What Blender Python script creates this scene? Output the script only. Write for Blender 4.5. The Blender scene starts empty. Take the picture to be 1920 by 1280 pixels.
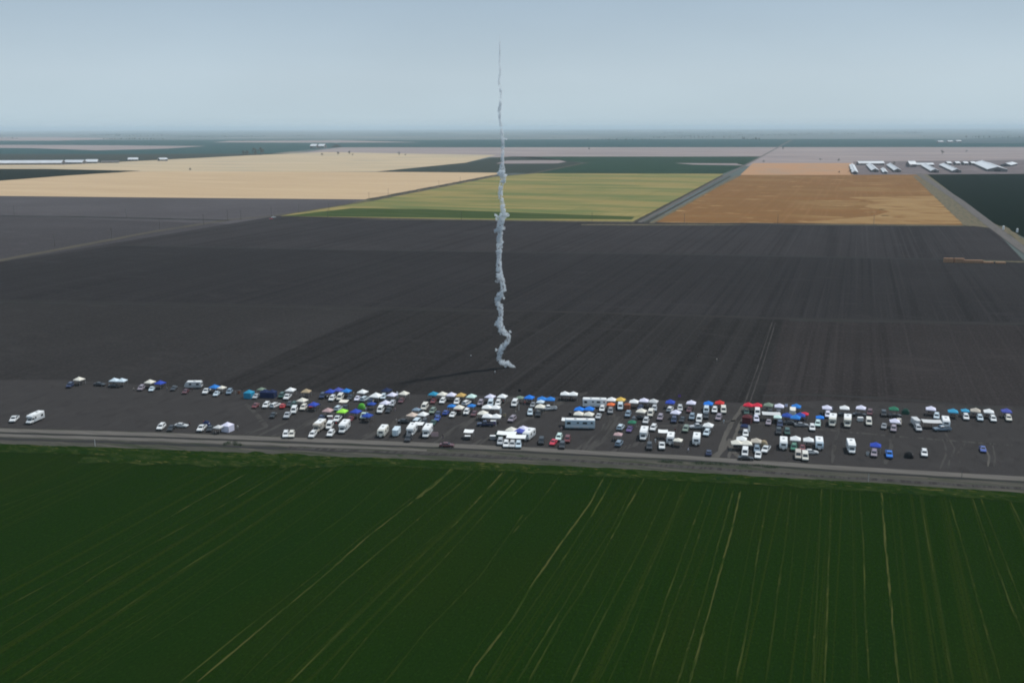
import bpy, math, random
from mathutils import Vector, Matrix
random.seed(7)
R = math.radians
SC = bpy.context.scene
COL = SC.collection

# ------------------------------------------------------------------ camera
F_PX, CAM_H, HORIZON = 1800.0, 108.0, 239.0      # focal length in photo pixels, camera height in metres
PITCH = math.atan((640 - HORIZON) / F_PX)
cam_d = bpy.data.cameras.new('camera')
cam = bpy.data.objects.new('camera', cam_d)
COL.objects.link(cam)
cam_d.sensor_width = 36.0
cam_d.lens = F_PX / 1920 * 36.0
cam_d.clip_start = 1.0
cam_d.clip_end = 300000.0
CAM_ROT = (Matrix.Rotation(R(90) - PITCH, 3, 'X') @ Matrix.Rotation(R(-0.13), 3, 'Z'))
cam.location = (0, 0, CAM_H)
cam.rotation_euler = CAM_ROT.to_euler()
SC.camera = cam

# ------------------------------------------------------------------ sky, sun, exposure
SUN_AZ, SUN_EL = 58.0, 61.0                       # degrees clockwise from the view direction, above the horizon
world = bpy.data.worlds.new('World')
SC.world = world
world.use_nodes = True
wn, wl = world.node_tree.nodes, world.node_tree.links
wn.clear()
w_out = wn.new('ShaderNodeOutputWorld')
w_bg = wn.new('ShaderNodeBackground')
w_bg.inputs['Strength'].default_value = 0.1
sky = wn.new('ShaderNodeTexSky')
sky.sky_type = 'NISHITA'
sky.sun_disc = False
sky.sun_elevation = R(SUN_EL)
sky.sun_rotation = R(SUN_AZ)
sky.altitude = 100
sky.air_density = 1.0
sky.dust_density = 1.5
sky.ozone_density = 1.5
# thin high veil of cloud over the whole sky, faintly uneven
w_tc = wn.new('ShaderNodeTexCoord')
w_map = wn.new('ShaderNodeMapping')
w_map.inputs['Scale'].default_value = (1.0, 1.0, 3.2)
w_noise = wn.new('ShaderNodeTexNoise')
w_noise.inputs['Scale'].default_value = 2.6
w_noise.inputs['Detail'].default_value = 5
w_noise.inputs['Roughness'].default_value = 0.5
w_sep = wn.new('ShaderNodeSeparateXYZ')
w_ramp = wn.new('ShaderNodeValToRGB')            # a hazy daytime sky: pale at the horizon, bluer overhead
we = w_ramp.color_ramp.elements
we[0].position = 0.0; we[0].color = (5.2, 6.6, 7.5, 1)
we[1].position = 1.0; we[1].color = (3.3, 4.4, 5.7, 1)
for p_, c_ in ((.05, (5.1, 6.25, 7.15, 1)), (.13, (3.9, 5.0, 6.05, 1))):
    k_ = we.new(p_); k_.color = c_
w_var = wn.new('ShaderNodeMapRange')
w_var.inputs['From Min'].default_value = .3; w_var.inputs['From Max'].default_value = .7
w_var.inputs['To Min'].default_value = .96; w_var.inputs['To Max'].default_value = 1.05
w_mul = wn.new('ShaderNodeVectorMath'); w_mul.operation = 'SCALE'
w_mix = wn.new('ShaderNodeMix')
w_mix.data_type = 'RGBA'
w_mix.inputs[0].default_value = 0.86
wl.new(w_tc.outputs['Generated'], w_map.inputs['Vector'])
wl.new(w_map.outputs['Vector'], w_noise.inputs['Vector'])
wl.new(w_tc.outputs['Generated'], w_sep.inputs[0])
wl.new(w_sep.outputs['Z'], w_ramp.inputs['Fac'])
wl.new(w_noise.outputs['Fac'], w_var.inputs['Value'])
wl.new(w_ramp.outputs['Color'], w_mul.inputs[0])
wl.new(w_var.outputs[0], w_mul.inputs['Scale'])
wl.new(sky.outputs['Color'], w_mix.inputs[6])
wl.new(w_mul.outputs[0], w_mix.inputs[7])
wl.new(w_mix.outputs[2], w_bg.inputs['Color'])
wl.new(w_bg.outputs[0], w_out.inputs['Surface'])

sun_d = bpy.data.lights.new('sun', 'SUN')
sun_d.energy = 3.2
sun_d.angle = R(3)
sun_d.color = (1.0, 0.965, 0.91)
sun = bpy.data.objects.new('sun', sun_d)
COL.objects.link(sun)
sun_dir = Vector((math.sin(R(SUN_AZ)) * math.cos(R(SUN_EL)), math.cos(R(SUN_AZ)) * math.cos(R(SUN_EL)), math.sin(R(SUN_EL))))
sun.rotation_euler = sun_dir.to_track_quat('Z', 'Y').to_euler()
sun.location = (200, 300, 400)

vs = SC.view_settings
vs.view_transform = 'Standard'
vs.look = 'None'
vs.exposure = 0.0
vs.gamma = 1.0
vs.use_curve_mapping = False
SC.render.engine = 'CYCLES'
SC.cycles.use_denoising = True
SC.cycles.max_bounces = 8
SC.cycles.volume_bounces = 4
SC.cycles.filter_width = 1.9

# ------------------------------------------------------------------ helpers: picture <-> ground
def ray(px, py):
    return CAM_ROT @ Vector(((px - 960) / F_PX, -(py - 640) / F_PX, -1.0))
def at(px, py, z=0.0):
    d = ray(px, py)
    t = (z - CAM_H) / d.z
    return Vector((d.x * t, d.y * t, z))
def at_depth(px, py, Y):
    d = ray(px, py)
    t = Y / d.y
    return Vector((d.x * t, Y, CAM_H + d.z * t))
ROW = 19.6                                        # the planted rows run this many degrees right of the view
ALONG = Vector((math.sin(R(ROW)), math.cos(R(ROW)), 0))
ACROSS = Vector((math.cos(R(ROW)), -math.sin(R(ROW)), 0))

# ------------------------------------------------------------------ helpers: meshes
class MB:
    def __init__(s): s.v, s.f, s.m = [], [], []
    def face(s, pts, m=0):
        i = len(s.v); s.v += [tuple(p) for p in pts]; s.f.append(tuple(range(i, i + len(pts)))); s.m.append(m)
    def box(s, x0, x1, y0, y1, z0, z1, m=0, b=0.0):
        if b <= 0:
            rings = [[(x0, y0, z0), (x1, y0, z0), (x1, y1, z0), (x0, y1, z0)], [(x0, y0, z1), (x1, y0, z1), (x1, y1, z1), (x0, y1, z1)]]
        else:
            def ring(i, z): return [(x0 + i, y0 + b, z), (x0 + b, y0 + i, z), (x1 - b, y0 + i, z), (x1 - i, y0 + b, z), (x1 - i, y1 - b, z), (x1 - b, y1 - i, z), (x0 + b, y1 - i, z), (x0 + i, y1 - b, z)]
            rings = [ring(b * .6, z0), ring(0, z0 + b), ring(0, z1 - b), ring(b * .7, z1)]
        s.loft(rings, m)
    def loft(s, rings, m=0, cap=True):
        n = len(rings[0]); i0 = len(s.v)
        for r in rings: s.v += [tuple(p) for p in r]
        for k in range(len(rings) - 1):
            for j in range(n):
                a = i0 + k * n + j; b = i0 + k * n + (j + 1) % n
                s.f.append((a, b, b + n, a + n)); s.m.append(m)
        if cap:
            s.f.append(tuple(i0 + j for j in reversed(range(n)))); s.m.append(m)
            s.f.append(tuple(i0 + (len(rings) - 1) * n + j for j in range(n))); s.m.append(m)
    def cyl(s, p0, p1, r0, r1=None, n=10, m=0):
        p0, p1 = Vector(p0), Vector(p1); r1 = r0 if r1 is None else r1
        d = (p1 - p0).normalized(); a = d.orthogonal().normalized(); b = d.cross(a)
        s.loft([[p + (a * math.cos(t) + b * math.sin(t)) * r for t in [2 * math.pi * k / n for k in range(n)]] for p, r in ((p0, r0), (p1, r1))], m)
    def slab(s, quad, t, m=0):
        q = [Vector(p) for p in quad]
        n = (q[1] - q[0]).cross(q[-1] - q[0]).normalized() * t
        s.loft([[p for p in q], [p + n for p in q]], m)
    def mesh(s, name, smooth=False):
        me = bpy.data.meshes.new(name)
        me.from_pydata(s.v, [], s.f)
        if any(s.m): me.polygons.foreach_set('material_index', s.m)
        if smooth: me.polygons.foreach_set('use_smooth', [True] * len(s.f))
        me.update()
        return me

def link(o, parent=None):
    COL.objects.link(o)
    if parent: o.parent = parent
    return o
def struct(name, mb_or_mesh, mats, label=None):
    me = mb_or_mesh.mesh(name) if isinstance(mb_or_mesh, MB) else mb_or_mesh
    for m in (mats if isinstance(mats, (list, tuple)) else [mats]): me.materials.append(m)
    o = link(bpy.data.objects.new(name, me)); o['kind'] = 'structure'
    if label: o['label'] = label
    return o
def tag(o, label, cat, group=None):
    o['label'] = label; o['category'] = cat
    if group: o['group'] = group
    return o

# ------------------------------------------------------------------ helpers: materials
def srgb(r, g, b):
    return tuple(((c / 255) / 12.92 if c / 255 <= .04045 else ((c / 255 + .055) / 1.055) ** 2.4) for c in (r, g, b))
def plain(name, col, rough=0.6, metal=0.0, coat=0.0, spec=0.5, dirt=0.12, scale=3.0):
    m = bpy.data.materials.new(name); m.use_nodes = True
    nt = m.node_tree; b = nt.nodes['Principled BSDF']
    b.inputs['Roughness'].default_value = rough; b.inputs['Metallic'].default_value = metal
    b.inputs['Coat Weight'].default_value = coat; b.inputs['Specular IOR Level'].default_value = spec
    tc = nt.nodes.new('ShaderNodeTexCoord'); no = nt.nodes.new('ShaderNodeTexNoise')
    no.inputs['Scale'].default_value = scale; no.inputs['Detail'].default_value = 4
    mx = nt.nodes.new('ShaderNodeMix'); mx.data_type = 'RGBA'
    mx.inputs[6].default_value = (*[c * (1 - dirt) for c in col], 1); mx.inputs[7].default_value = (*[min(1, c * (1 + dirt * .5)) for c in col], 1)
    nt.links.new(tc.outputs['Object'], no.inputs['Vector']); nt.links.new(no.outputs['Fac'], mx.inputs[0])
    nt.links.new(mx.outputs[2], b.inputs['Base Color'])
    return m

def land(name, cols, layers, bump=0.0, rough=0.95, bump_scale=(0.6, 0.05)):
    """cols: base colour; layers: (colour, size across rows m, size along rows m, low, high, amount, seed, distortion)"""
    m = bpy.data.materials.new(name); m.use_nodes = True
    nt = m.node_tree; N, L = nt.nodes, nt.links
    b = N['Principled BSDF']; b.inputs['Roughness'].default_value = rough; b.inputs['Specular IOR Level'].default_value = 0.0
    tc = N.new('ShaderNodeTexCoord')
    du = N.new('ShaderNodeVectorMath'); du.operation = 'DOT_PRODUCT'; du.inputs[1].default_value = ACROSS
    dv = N.new('ShaderNodeVectorMath'); dv.operation = 'DOT_PRODUCT'; dv.inputs[1].default_value = ALONG
    L.new(tc.outputs['Object'], du.inputs[0]); L.new(tc.outputs['Object'], dv.inputs[0])
    cb = N.new('ShaderNodeCombineXYZ'); L.new(du.outputs['Value'], cb.inputs[0]); L.new(dv.outputs['Value'], cb.inputs[1])
    def noise(su, sv, seed, detail=4, dist=0.0):
        mp = N.new('ShaderNodeMapping'); mp.inputs['Scale'].default_value = (1 / su, 1 / sv, 1); mp.inputs['Location'].default_value = (seed * 7.3, seed * 3.1, seed)
        L.new(cb.outputs[0], mp.inputs['Vector'])
        no = N.new('ShaderNodeTexNoise'); no.inputs['Scale'].default_value = 1.0; no.inputs['Detail'].default_value = detail; no.inputs['Distortion'].default_value = dist
        L.new(mp.outputs[0], no.inputs['Vector'])
        return no.outputs['Fac']
    cur = None
    for i, (c, su, sv, lo, hi, amt, seed, dist) in enumerate(layers):
        fac = N.new('ShaderNodeMapRange'); fac.interpolation_type = 'SMOOTHSTEP'
        fac.inputs['From Min'].default_value = lo; fac.inputs['From Max'].default_value = hi
        fac.inputs['To Min'].default_value = 0; fac.inputs['To Max'].default_value = amt
        L.new(noise(su, sv, seed, dist=dist), fac.inputs['Value'])
        mx = N.new('ShaderNodeMix'); mx.data_type = 'RGBA'
        if cur is None: mx.inputs[6].default_value = (*cols, 1)
        else: L.new(cur, mx.inputs[6])
        mx.inputs[7].default_value = (*c, 1)
        L.new(fac.outputs[0], mx.inputs[0]); cur = mx.outputs[2]
    if cur is not None: L.new(cur, b.inputs['Base Color'])
    else: b.inputs['Base Color'].default_value = (*cols, 1)
    if bump:
        bp = N.new('ShaderNodeBump'); bp.inputs['Strength'].default_value = 1.0; bp.inputs['Distance'].default_value = bump
        L.new(noise(bump_scale[0], bump_scale[0] / bump_scale[1], 3.3, 3), bp.inputs['Height'])
        L.new(bp.outputs[0], b.inputs['Normal'])
    return m
def sc_(c, k): return tuple(x * k for x in c)

# ------------------------------------------------------------------ the land
SOIL = (0.0262, 0.0246, 0.0243)
def soil_mat(name, k=1.0, tint=(1, 1, 1), furrow=0.5):
    c = tuple(a * k * t for a, t in zip(SOIL, tint))
    return land(name, c, [
        (sc_(c, 1.3), 160, 160, .42, .7, .6, 1 + k * 9, .6),
        (sc_(c, 0.55), 5.0, 900, .49, .63, furrow * .95, 2 + k * 3, 0),
        (sc_(c, 1.5), 2.2, 500, .53, .68, furrow, 5 + k, 0),
        (sc_(c, 1.75), 1.3, 2.6, .52, .70, .6, 4, 0), (sc_(c, .55), .9, 1.8, .52, .70, .6, 14, 0), (sc_(c, 1.5), 30, 9, .56, .72, .5, 15, .8)], bump=.10, bump_scale=(1.1, .02))
M_SOIL_NEAR = soil_mat('ploughed soil near', 0.93, (1, 1.0, 1.0), .55)
M_SOIL_LEFT = soil_mat('ploughed soil left', 1.10, (1, 1.0, 1.0), .15)
M_SOIL_RIGHT = soil_mat('ploughed soil right', 1.04, (1.06, 1.0, 1.0), .45)
M_SOIL_MID = soil_mat('ploughed soil middle', 0.96, (1.0, 1.0, 1.04), .5)
M_SOIL_FAR = soil_mat('ploughed soil far', 1.22, (1.02, 1.0, 1.04), .55)
M_SOIL_GREY = soil_mat('grey fallow soil', 2.6, (1.02, 1.0, 1.06), .15)
M_SOIL_GREY2 = soil_mat('grey fallow soil darker', 1.9, (1.02, 1.0, 1.06), .15)
M_CAMP = land('trampled camp soil', sc_(SOIL, 1.6), [
    (sc_(SOIL, 2.1), 7, 12, .50, .72, .4, 11, .3), (sc_(SOIL, .95), 4, 9, .52, .72, .45, 12, .3), (sc_(SOIL, 1.9), 1.0, 2.2, .5, .8, .45, 13, 0)], bump=.08, bump_scale=(.8, .4))
M_TRACK = land('pale driven dirt', (.092, .086, .078), [((.06, .057, .053), 1.6, 30, .45, .7, .7, 21, .4), ((.125, .116, .104), 3, 9, .55, .75, .5, 22, .5)], bump=.05)
M_TRACK_DIM = land('faintly driven dirt', (.060, .057, .054), [(sc_(SOIL, 1.35), 1.4, 16, .42, .62, .95, 23, .4), ((.080, .075, .070), 1.2, 6, .55, .75, .6, 24, .5)], bump=.05)
M_TRACK_FAINT = land('old faint track', (.036, .034, .033), [(sc_(SOIL, 1.0), 20, 1.6, .42, .62, .8, 25, .4)], bump=.05)
M_VERGE_DIM = land('dull grass verge', (.085, .076, .060), [((.055, .052, .046), 4, 24, .45, .7, .85, 86, .5), ((.12, .105, .08), 3, 9, .55, .72, .5, 87, .5)])
M_ROAD = land('dirt road', (.125, .116, .106), [((.085, .080, .074), 40, 1.2, .48, .66, .7, 31, .2), ((.16, .148, .134), 14, 2, .52, .75, .6, 32, .4)], bump=.05, bump_scale=(2, 1))
M_VERGE = land('weedy verge', (.066, .064, .055), [((.036, .044, .027), 26, 2.2, .46, .66, .85, 33, .8), ((.10, .090, .076), 18, 1.6, .52, .7, .8, 34, .8), ((.024, .042, .016), 7, 2.0, .60, .74, .8, 35, 1.2)], bump=.15, bump_scale=(1.5, 1))
M_BAND_DARK = land('dark damp soil', (.036, .036, .036), [((.027, .033, .026), 16, 2, .5, .7, .7, 36, .6)], bump=.05)
GREEN = (0.0068, 0.0205, 0.0018)
M_GREEN = land('green crop', GREEN, [
    ((.0105, .0205, .0020), 60, 130, .46, .66, .45, 41, .8),
    ((.0055, .0190, .0022), 30, 80, .5, .72, .7, 42, .6),
    ((.0185, .0300, .0038), 1.5, 700, .57, .67, .75, 43, 0),
    ((.0048, .0145, .0014), 1.1, 420, .52, .7, .5, 44, 0),
    ((.0125, .0310, .0035), .6, 1.3, .5, .70, .65, 45, 0),
    ((.0038, .0115, .0010), .45, .9, .52, .68, .65, 46, 0)], bump=.18, bump_scale=(.45, .5))
M_STRAW = land('thin yellowed crop', (.046, .056, .013), [(GREEN, 1.0, 40, .28, .48, .8, 51, 1.4), ((.062, .062, .019), .7, 5, .56, .74, .7, 52, 1.0)], bump=.1)
M_STRAW_DIM = land('sparse crop', (.028, .042, .008), [(GREEN, .9, 60, .28, .48, .8, 53, 1.2), ((.034, .042, .012), .6, 4, .58, .76, .6, 54, 1.0)], bump=.1)
M_STRAW_BRIGHT = land('bare yellow crop streak', (.058, .062, .018), [(sc_(GREEN, 1.3), .8, 22, .40, .58, .9, 55, 1.5), ((.070, .066, .022), .6, 5, .55, .74, .7, 56, 1.0)], bump=.1)
M_EDGE = land('weedy field edge', (.0088, .0240, .0025), [((.022, .037, .0085), 9, 5, .46, .64, .85, 57, 1.6), ((.085, .080, .026), 6, 1.6, .56, .70, .75, 58, 1.8), ((.0065, .022, .007), 4, 3, .55, .7, .7, 59, 1.0)], bump=.2, bump_scale=(.6, .6))

def poly(name, pts, z, mat):
    mb = MB(); mb.face([at(x, y, z) for x, y in reversed(pts)])
    me = mb.mesh(name)
    if me.polygons[0].normal.z < 0: me.flip_normals()
    return struct(name, me, mat)
def ribbon(name, pts, width, z, mat, jag=0.0, step=None, ends=1.0):
    """strip on the ground along picture points; width in metres (one number or one per point)"""
    P = [at(x, y, z) for x, y in pts]
    W = width if isinstance(width, (list, tuple)) else [width] * len(P)
    if step:
        Q, V = [P[0]], [W[0]]
        for k in range(len(P) - 1):
            n = max(1, int((P[k + 1] - P[k]).length / step))
            for j in range(1, n + 1):
                Q.append(P[k].lerp(P[k + 1], j / n)); V.append(W[k] + (W[k + 1] - W[k]) * j / n)
        P, W = Q, V
    mb = MB(); prev = None
    for k, p in enumerate(P):
        d = (P[min(k + 1, len(P) - 1)] - P[max(k - 1, 0)]).normalized(); n = Vector((-d.y, d.x, 0))
        w0 = W[k] / 2 * (1 + random.uniform(-jag, jag)); w1 = W[k] / 2 * (1 + random.uniform(-jag, jag))
        if k in (0, len(P) - 1): w0 *= ends; w1 *= ends
        cur = (p + n * w0, p - n * w1)
        if prev: mb.face([prev[1], cur[1], cur[0], prev[0]])
        prev = cur
    me = mb.mesh(name)
    if me.polygons[0].normal.z < 0: me.flip_normals()
    return struct(name, me, mat)

# ground to the horizon: far farmland patchwork with bluish haze mixed into its colours
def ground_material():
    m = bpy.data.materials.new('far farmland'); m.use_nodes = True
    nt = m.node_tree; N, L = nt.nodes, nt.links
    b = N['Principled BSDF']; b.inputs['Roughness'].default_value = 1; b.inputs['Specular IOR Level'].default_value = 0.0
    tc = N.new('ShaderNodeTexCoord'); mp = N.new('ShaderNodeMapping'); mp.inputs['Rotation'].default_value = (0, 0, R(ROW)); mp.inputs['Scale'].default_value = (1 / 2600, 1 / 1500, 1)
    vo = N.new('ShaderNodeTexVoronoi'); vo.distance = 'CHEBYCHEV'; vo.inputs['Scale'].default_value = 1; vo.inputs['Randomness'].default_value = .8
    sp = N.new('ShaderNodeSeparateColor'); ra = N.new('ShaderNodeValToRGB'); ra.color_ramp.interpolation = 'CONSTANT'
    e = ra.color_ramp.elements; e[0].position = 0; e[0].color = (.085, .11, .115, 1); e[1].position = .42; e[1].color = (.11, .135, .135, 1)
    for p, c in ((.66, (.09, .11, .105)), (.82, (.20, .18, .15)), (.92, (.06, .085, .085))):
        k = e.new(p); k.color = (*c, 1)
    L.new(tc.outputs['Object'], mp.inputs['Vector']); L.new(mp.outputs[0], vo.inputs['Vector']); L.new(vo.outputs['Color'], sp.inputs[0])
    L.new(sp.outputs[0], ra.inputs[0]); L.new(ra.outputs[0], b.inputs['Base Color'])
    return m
EXT = 70000
mb = MB()
gx = [-EXT + 2 * EXT * i / 56 for i in range(57)]
for i in range(56):
    for j in range(56):
        mb.face([(gx[i], gx[j], -.6), (gx[i + 1], gx[j], -.6), (gx[i + 1], gx[j + 1], -.6), (gx[i], gx[j + 1], -.6)])
struct('ground', mb, ground_material())

def simple_land(name, c, var=.25, u=120, v=60, seed=1, c2=None):
    return land(name, c, [(sc_(c, 1 + var), u, v, .45, .7, .8, seed, .6), (c2 or sc_(c, 1 - var), u * .6, v * .7, .48, .7, .8, seed + 5, .5), (sc_(c, 1 - var * .6), 8, 300, .5, .7, .4, seed + 9, 0)])
M_TAN = land('dry grain stubble', (.44, .320, .200), [((.49, .365, .23), 420, 60, .4, .7, .8, 61, .4), ((.385, .28, .172), 300, 45, .5, .7, .7, 62, .4), ((.46, .34, .19), 9, 500, .5, .7, .4, 63, 0)])
M_TAN2 = land('dry pale stubble', (.42, .335, .225), [((.49, .38, .25), 500, 110, .4, .7, .8, 64, .4), ((.33, .29, .22), 380, 90, .5, .7, .8, 65, .4)])
M_PALE = land('pale bare land', (.25, .21, .205), [((.33, .275, .255), 700, 120, .45, .68, .8, 66, .4), ((.18, .155, .155), 420, 70, .5, .7, .85, 67, .5)])
M_ORANGE = land('ripe orange grain', (.180, .096, .038), [((.23, .140, .060), 200, 90, .48, .68, .8, 68, .4), ((.20, .098, .038), 300, 40, .48, .66, .8, 69, .3), ((.36, .235, .11), 70, 26, .62, .69, .9, 70, .3), ((.24, .13, .06), 5, 400, .5, .7, .4, 71, 0)])
M_ORANGE_L = land('ripe pale grain', (.27, .170, .076), [((.20, .108, .045), 60, 30, .47, .62, .95, 168, .6), ((.33, .22, .105), 40, 10, .55, .68, .8, 169, .4)])
M_ORANGE2 = land('orange bare land', (.38, .22, .125), [((.32, .22, .15), 90, 120, .45, .66, .8, 72, .4)])
M_YGREEN = land('yellowing green crop', (.240, .195, .078), [((.120, .145, .056), 260, 60, .42, .60, .95, 73, .35), ((.285, .228, .092), 260, 38, .5, .68, .8, 74, .3), ((.15, .14, .05), 6, 400, .5, .7, .4, 75, 0)])
M_DKGREEN = land('dark green crop', (.0035, .0090, .0052), [((.0028, .0075, .0045), 40, 200, .45, .7, .7, 76, .3), ((.005, .012, .0052), 8, 60, .55, .75, .5, 77, 0)], bump=.3, bump_scale=(3, .5))
M_ORCH_HAZED = land('distant haze-tinted orchard', (.012, .052, .054), [((.018, .062, .062), 200, 140, .45, .7, .7, 78, .3)])  # bluish distance haze is mixed into the orchard colour
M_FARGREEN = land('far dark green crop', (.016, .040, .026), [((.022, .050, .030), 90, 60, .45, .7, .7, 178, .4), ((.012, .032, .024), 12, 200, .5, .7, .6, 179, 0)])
M_FARHAZED = land('far haze-paled farmland', (.115, .145, .15), [((.19, .20, .19), 2500, 1500, .5, .62, .9, 181, .5), ((.07, .11, .115), 1800, 1200, .5, .62, .9, 182, .5)])  # paled and blued in the colour to imitate haze
M_ORCH2_HAZED = land('bluish distant haze-tinted orchard', (.050, .082, .090), [((.075, .105, .108), 900, 500, .45, .7, .7, 79, .3)])  # aerial haze painted into the colour, on top of the haze volume
M_SLATE = land('dark slate crop', (.032, .040, .034), [((.026, .036, .030), 120, 60, .45, .7, .7, 80, .3)])
M_BAND_GREEN = land('green crop strip', (.042, .064, .022), [((.085, .100, .036), 120, 14, .5, .7, .8, 81, .3)])
M_ASPHALT = land('worn grey road', (.125, .115, .108), [((.09, .084, .08), 3, 60, .45, .7, .7, 82, .3)])
M_DITCH = land('dark ditch bank', (.060, .054, .044), [((.042, .042, .034), 4, 20, .45, .7, .7, 83, .4)])
M_VERGE_DRY = land('dry grass verge', (.135, .115, .078), [((.085, .085, .060), 4, 24, .45, .7, .85, 84, .5), ((.19, .16, .10), 3, 9, .55, .72, .6, 85, .5)])
M_YARD = land('farm yard ground', (.135, .115, .118), [((.20, .17, .165), 60, 60, .48, .68, .8, 86, .6)])

far = [  # name, z, material, picture outline (far to near)
 ('far_field', -.55, M_FARHAZED, [(-900, 246), (2900, 245), (2900, 262), (-900, 263)]),
 ('orchard_field', -.50, M_ORCH_HAZED, [(640, 263), (1330, 261), (2900, 260), (2900, 276.5), (620, 277)]),
 ('orchard_field', -.50, M_ORCH_HAZED, [(-900, 263), (620, 263), (640, 275), (480, 291), (230, 300), (-900, 300)]),
 ('pale_field', -.46, M_PALE, [(-900, 257.5), (120, 257.5), (230, 260.5), (110, 264), (-900, 264)]),
 ('pale_field', -.46, M_PALE, [(-900, 270), (120, 272), (385, 274.2), (310, 279), (180, 282), (60, 278), (-900, 274)]),
 ('grass_field', -.45, M_SLATE, [(-900, 288), (230, 289), (560, 288), (380, 300), (170, 306), (-900, 306)]),
 ('pale_field', -.46, M_PALE, [(640, 276.5), (2900, 275.5), (2900, 312), (1420, 312), (900, 294), (560, 287)]),
 ('pale_field', -.45, M_PALE, [(430, 264.5), (640, 263.5), (790, 267), (600, 267.8), (400, 267)]),
 ('orchard_field', -.44, M_ORCH2_HAZED, [(1750, 262), (1920, 257), (2900, 256), (2900, 270), (1760, 268)]),
 ('stubble_field', -.42, M_TAN2, [(-900, 306), (120, 309), (480, 291), (610, 285.5), (930, 291), (870, 306), (705, 322), (250, 323), (-900, 321)]),
 ('green_crop_field', -.38, M_DKGREEN, [(-900, 315), (90, 317), (265, 320.5), (130, 329), (0, 339), (-900, 372)]),
 ('stubble_field', -.40, M_TAN, [(-600, 361.5), (0, 338), (130, 328.5), (260, 321.5), (940, 323), (925, 331), (800, 355), (690, 374.5), (300, 371), (-600, 362.5)]),
 ('slate_crop_field', -.37, M_SLATE, [(705, 322), (875, 305), (920, 296), (960, 293.5), (1000, 294), (1095, 306), (1005, 325), (930, 324)]),
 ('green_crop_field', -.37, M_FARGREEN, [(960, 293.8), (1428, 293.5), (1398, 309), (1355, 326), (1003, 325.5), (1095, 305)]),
 ('bare_strip', -.34, M_PALE, [(950, 301), (1050, 300.5), (1062, 303.5), (1045, 306.5), (930, 307)]),
 ('bare_strip', -.34, M_PALE, [(1265, 306), (1380, 306.5), (1396, 310.5), (1300, 308.8)]),
 ('yellowing_crop_field', -.36, M_YGREEN, [(1005, 325), (1357, 326), (1188, 416), (860, 412), (520, 406), (690, 375), (925, 332)]),
 ('green_crop_strip', -.31, M_BAND_GREEN, [(575, 400), (660, 390.5), (800, 392), (960, 398), (1190, 406.5), (1184, 411.5), (860, 409), (530, 405)]),
 ('grain_field', -.36, M_ORANGE, [(1392, 327.5), (1718, 327.5), (1812, 423), (1216, 418.5)]),
 ('orange_fallow_field', -.35, M_ORANGE2, [(1412, 306), (1600, 306), (1605, 328), (1388, 328)]),
 ('dry_verge', -.39, M_VERGE_DRY, [(1712, 326), (1745, 326), (1890, 432), (1800, 428)]),
 ('farm_yard', -.33, M_YARD, [(1600, 303), (1930, 300), (1930, 326), (1600, 328)]),
 ('green_crop_field', -.34, M_DKGREEN, [(1738, 326.5), (2900, 322), (2900, 640), (1925, 447), (1855, 415)]),
 ('fallow_field', -.378, M_SOIL_GREY, [(-900, 358), (300, 370.5), (692, 374), (600, 400), (428, 420), (0, 405), (-900, 396)]),
 ('fallow_field', -.386, M_SOIL_GREY2, [(-900, 396), (0, 405), (430, 413), (560, 412), (300, 450), (0, 502), (-900, 670)]),
 # the ploughed land round the camp
 ('ploughed_field', -.30, M_SOIL_FAR, [(520, 405), (860, 411), (1188, 415.5), (1812, 422), (1862, 428), (1930, 500), (2200, 700), (-900, 690), (-900, 640), (0, 491)]),
 ('ploughed_field', -.24, M_SOIL_MID, [(230, 460), (700, 469), (1300, 477), (1930, 488), (2600, 500), (2600, 620), (1920, 605), (1400, 596), (930, 581), (500, 571), (0, 561), (-330, 555), (0, 492)]),
 ('ploughed_field', -.20, M_SOIL_LEFT, [(-900, 542), (0, 561.5), (400, 569), (720, 577), (560, 648), (405, 722), (150, 832), (-900, 800)]),
 ('ploughed_field', -.18, M_SOIL_NEAR, [(720, 577), (1000, 584), (1470, 599), (1428, 760), (1400, 860), (140, 826), (405, 722), (560, 648)]),
 ('ploughed_field', -.16, M_SOIL_RIGHT, [(1470, 599), (2000, 607), (2700, 618), (2700, 950), (1405, 862), (1428, 760)]),
 ('camp_ground', -.10, M_CAMP, [(-900, 712), (120, 712), (380, 728), (700, 738), (1060, 744), (1420, 756), (1560, 750), (1920, 762), (2700, 790), (2700, 975), (1930, 910), (1300, 868), (800, 846), (0, 818), (-900, 790)]),
]
for name, z, mat, pts in far: poly(name, pts, z, mat)
poly('pale_grain_patch', [(1590, 370), (1752, 367), (1806, 419), (1700, 420), (1560, 419.5), (1500, 417), (1640, 405), (1668, 396), (1620, 388), (1640, 378)], -.28, M_ORANGE_L)
for k, (xa, xb, y_, w_) in enumerate(((1528, 1612, 377, 17), (1536, 1602, 386, 13), (1622, 1640, 397.5, 10), (1648, 1662, 392, 9), (1652, 1676, 404.5, 9), (1230, 1440, 417, 8))):
    n_ = 6; ribbon('pale_grain_patch', [(xa + (xb - xa) * j / n_, y_ + random.uniform(-1, 1)) for j in range(n_ + 1)], [w_ * .3] + [w_] * (n_ - 1) + [w_ * .3], -.25 + .01 * k, M_ORANGE_L, jag=.4, step=9)

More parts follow.
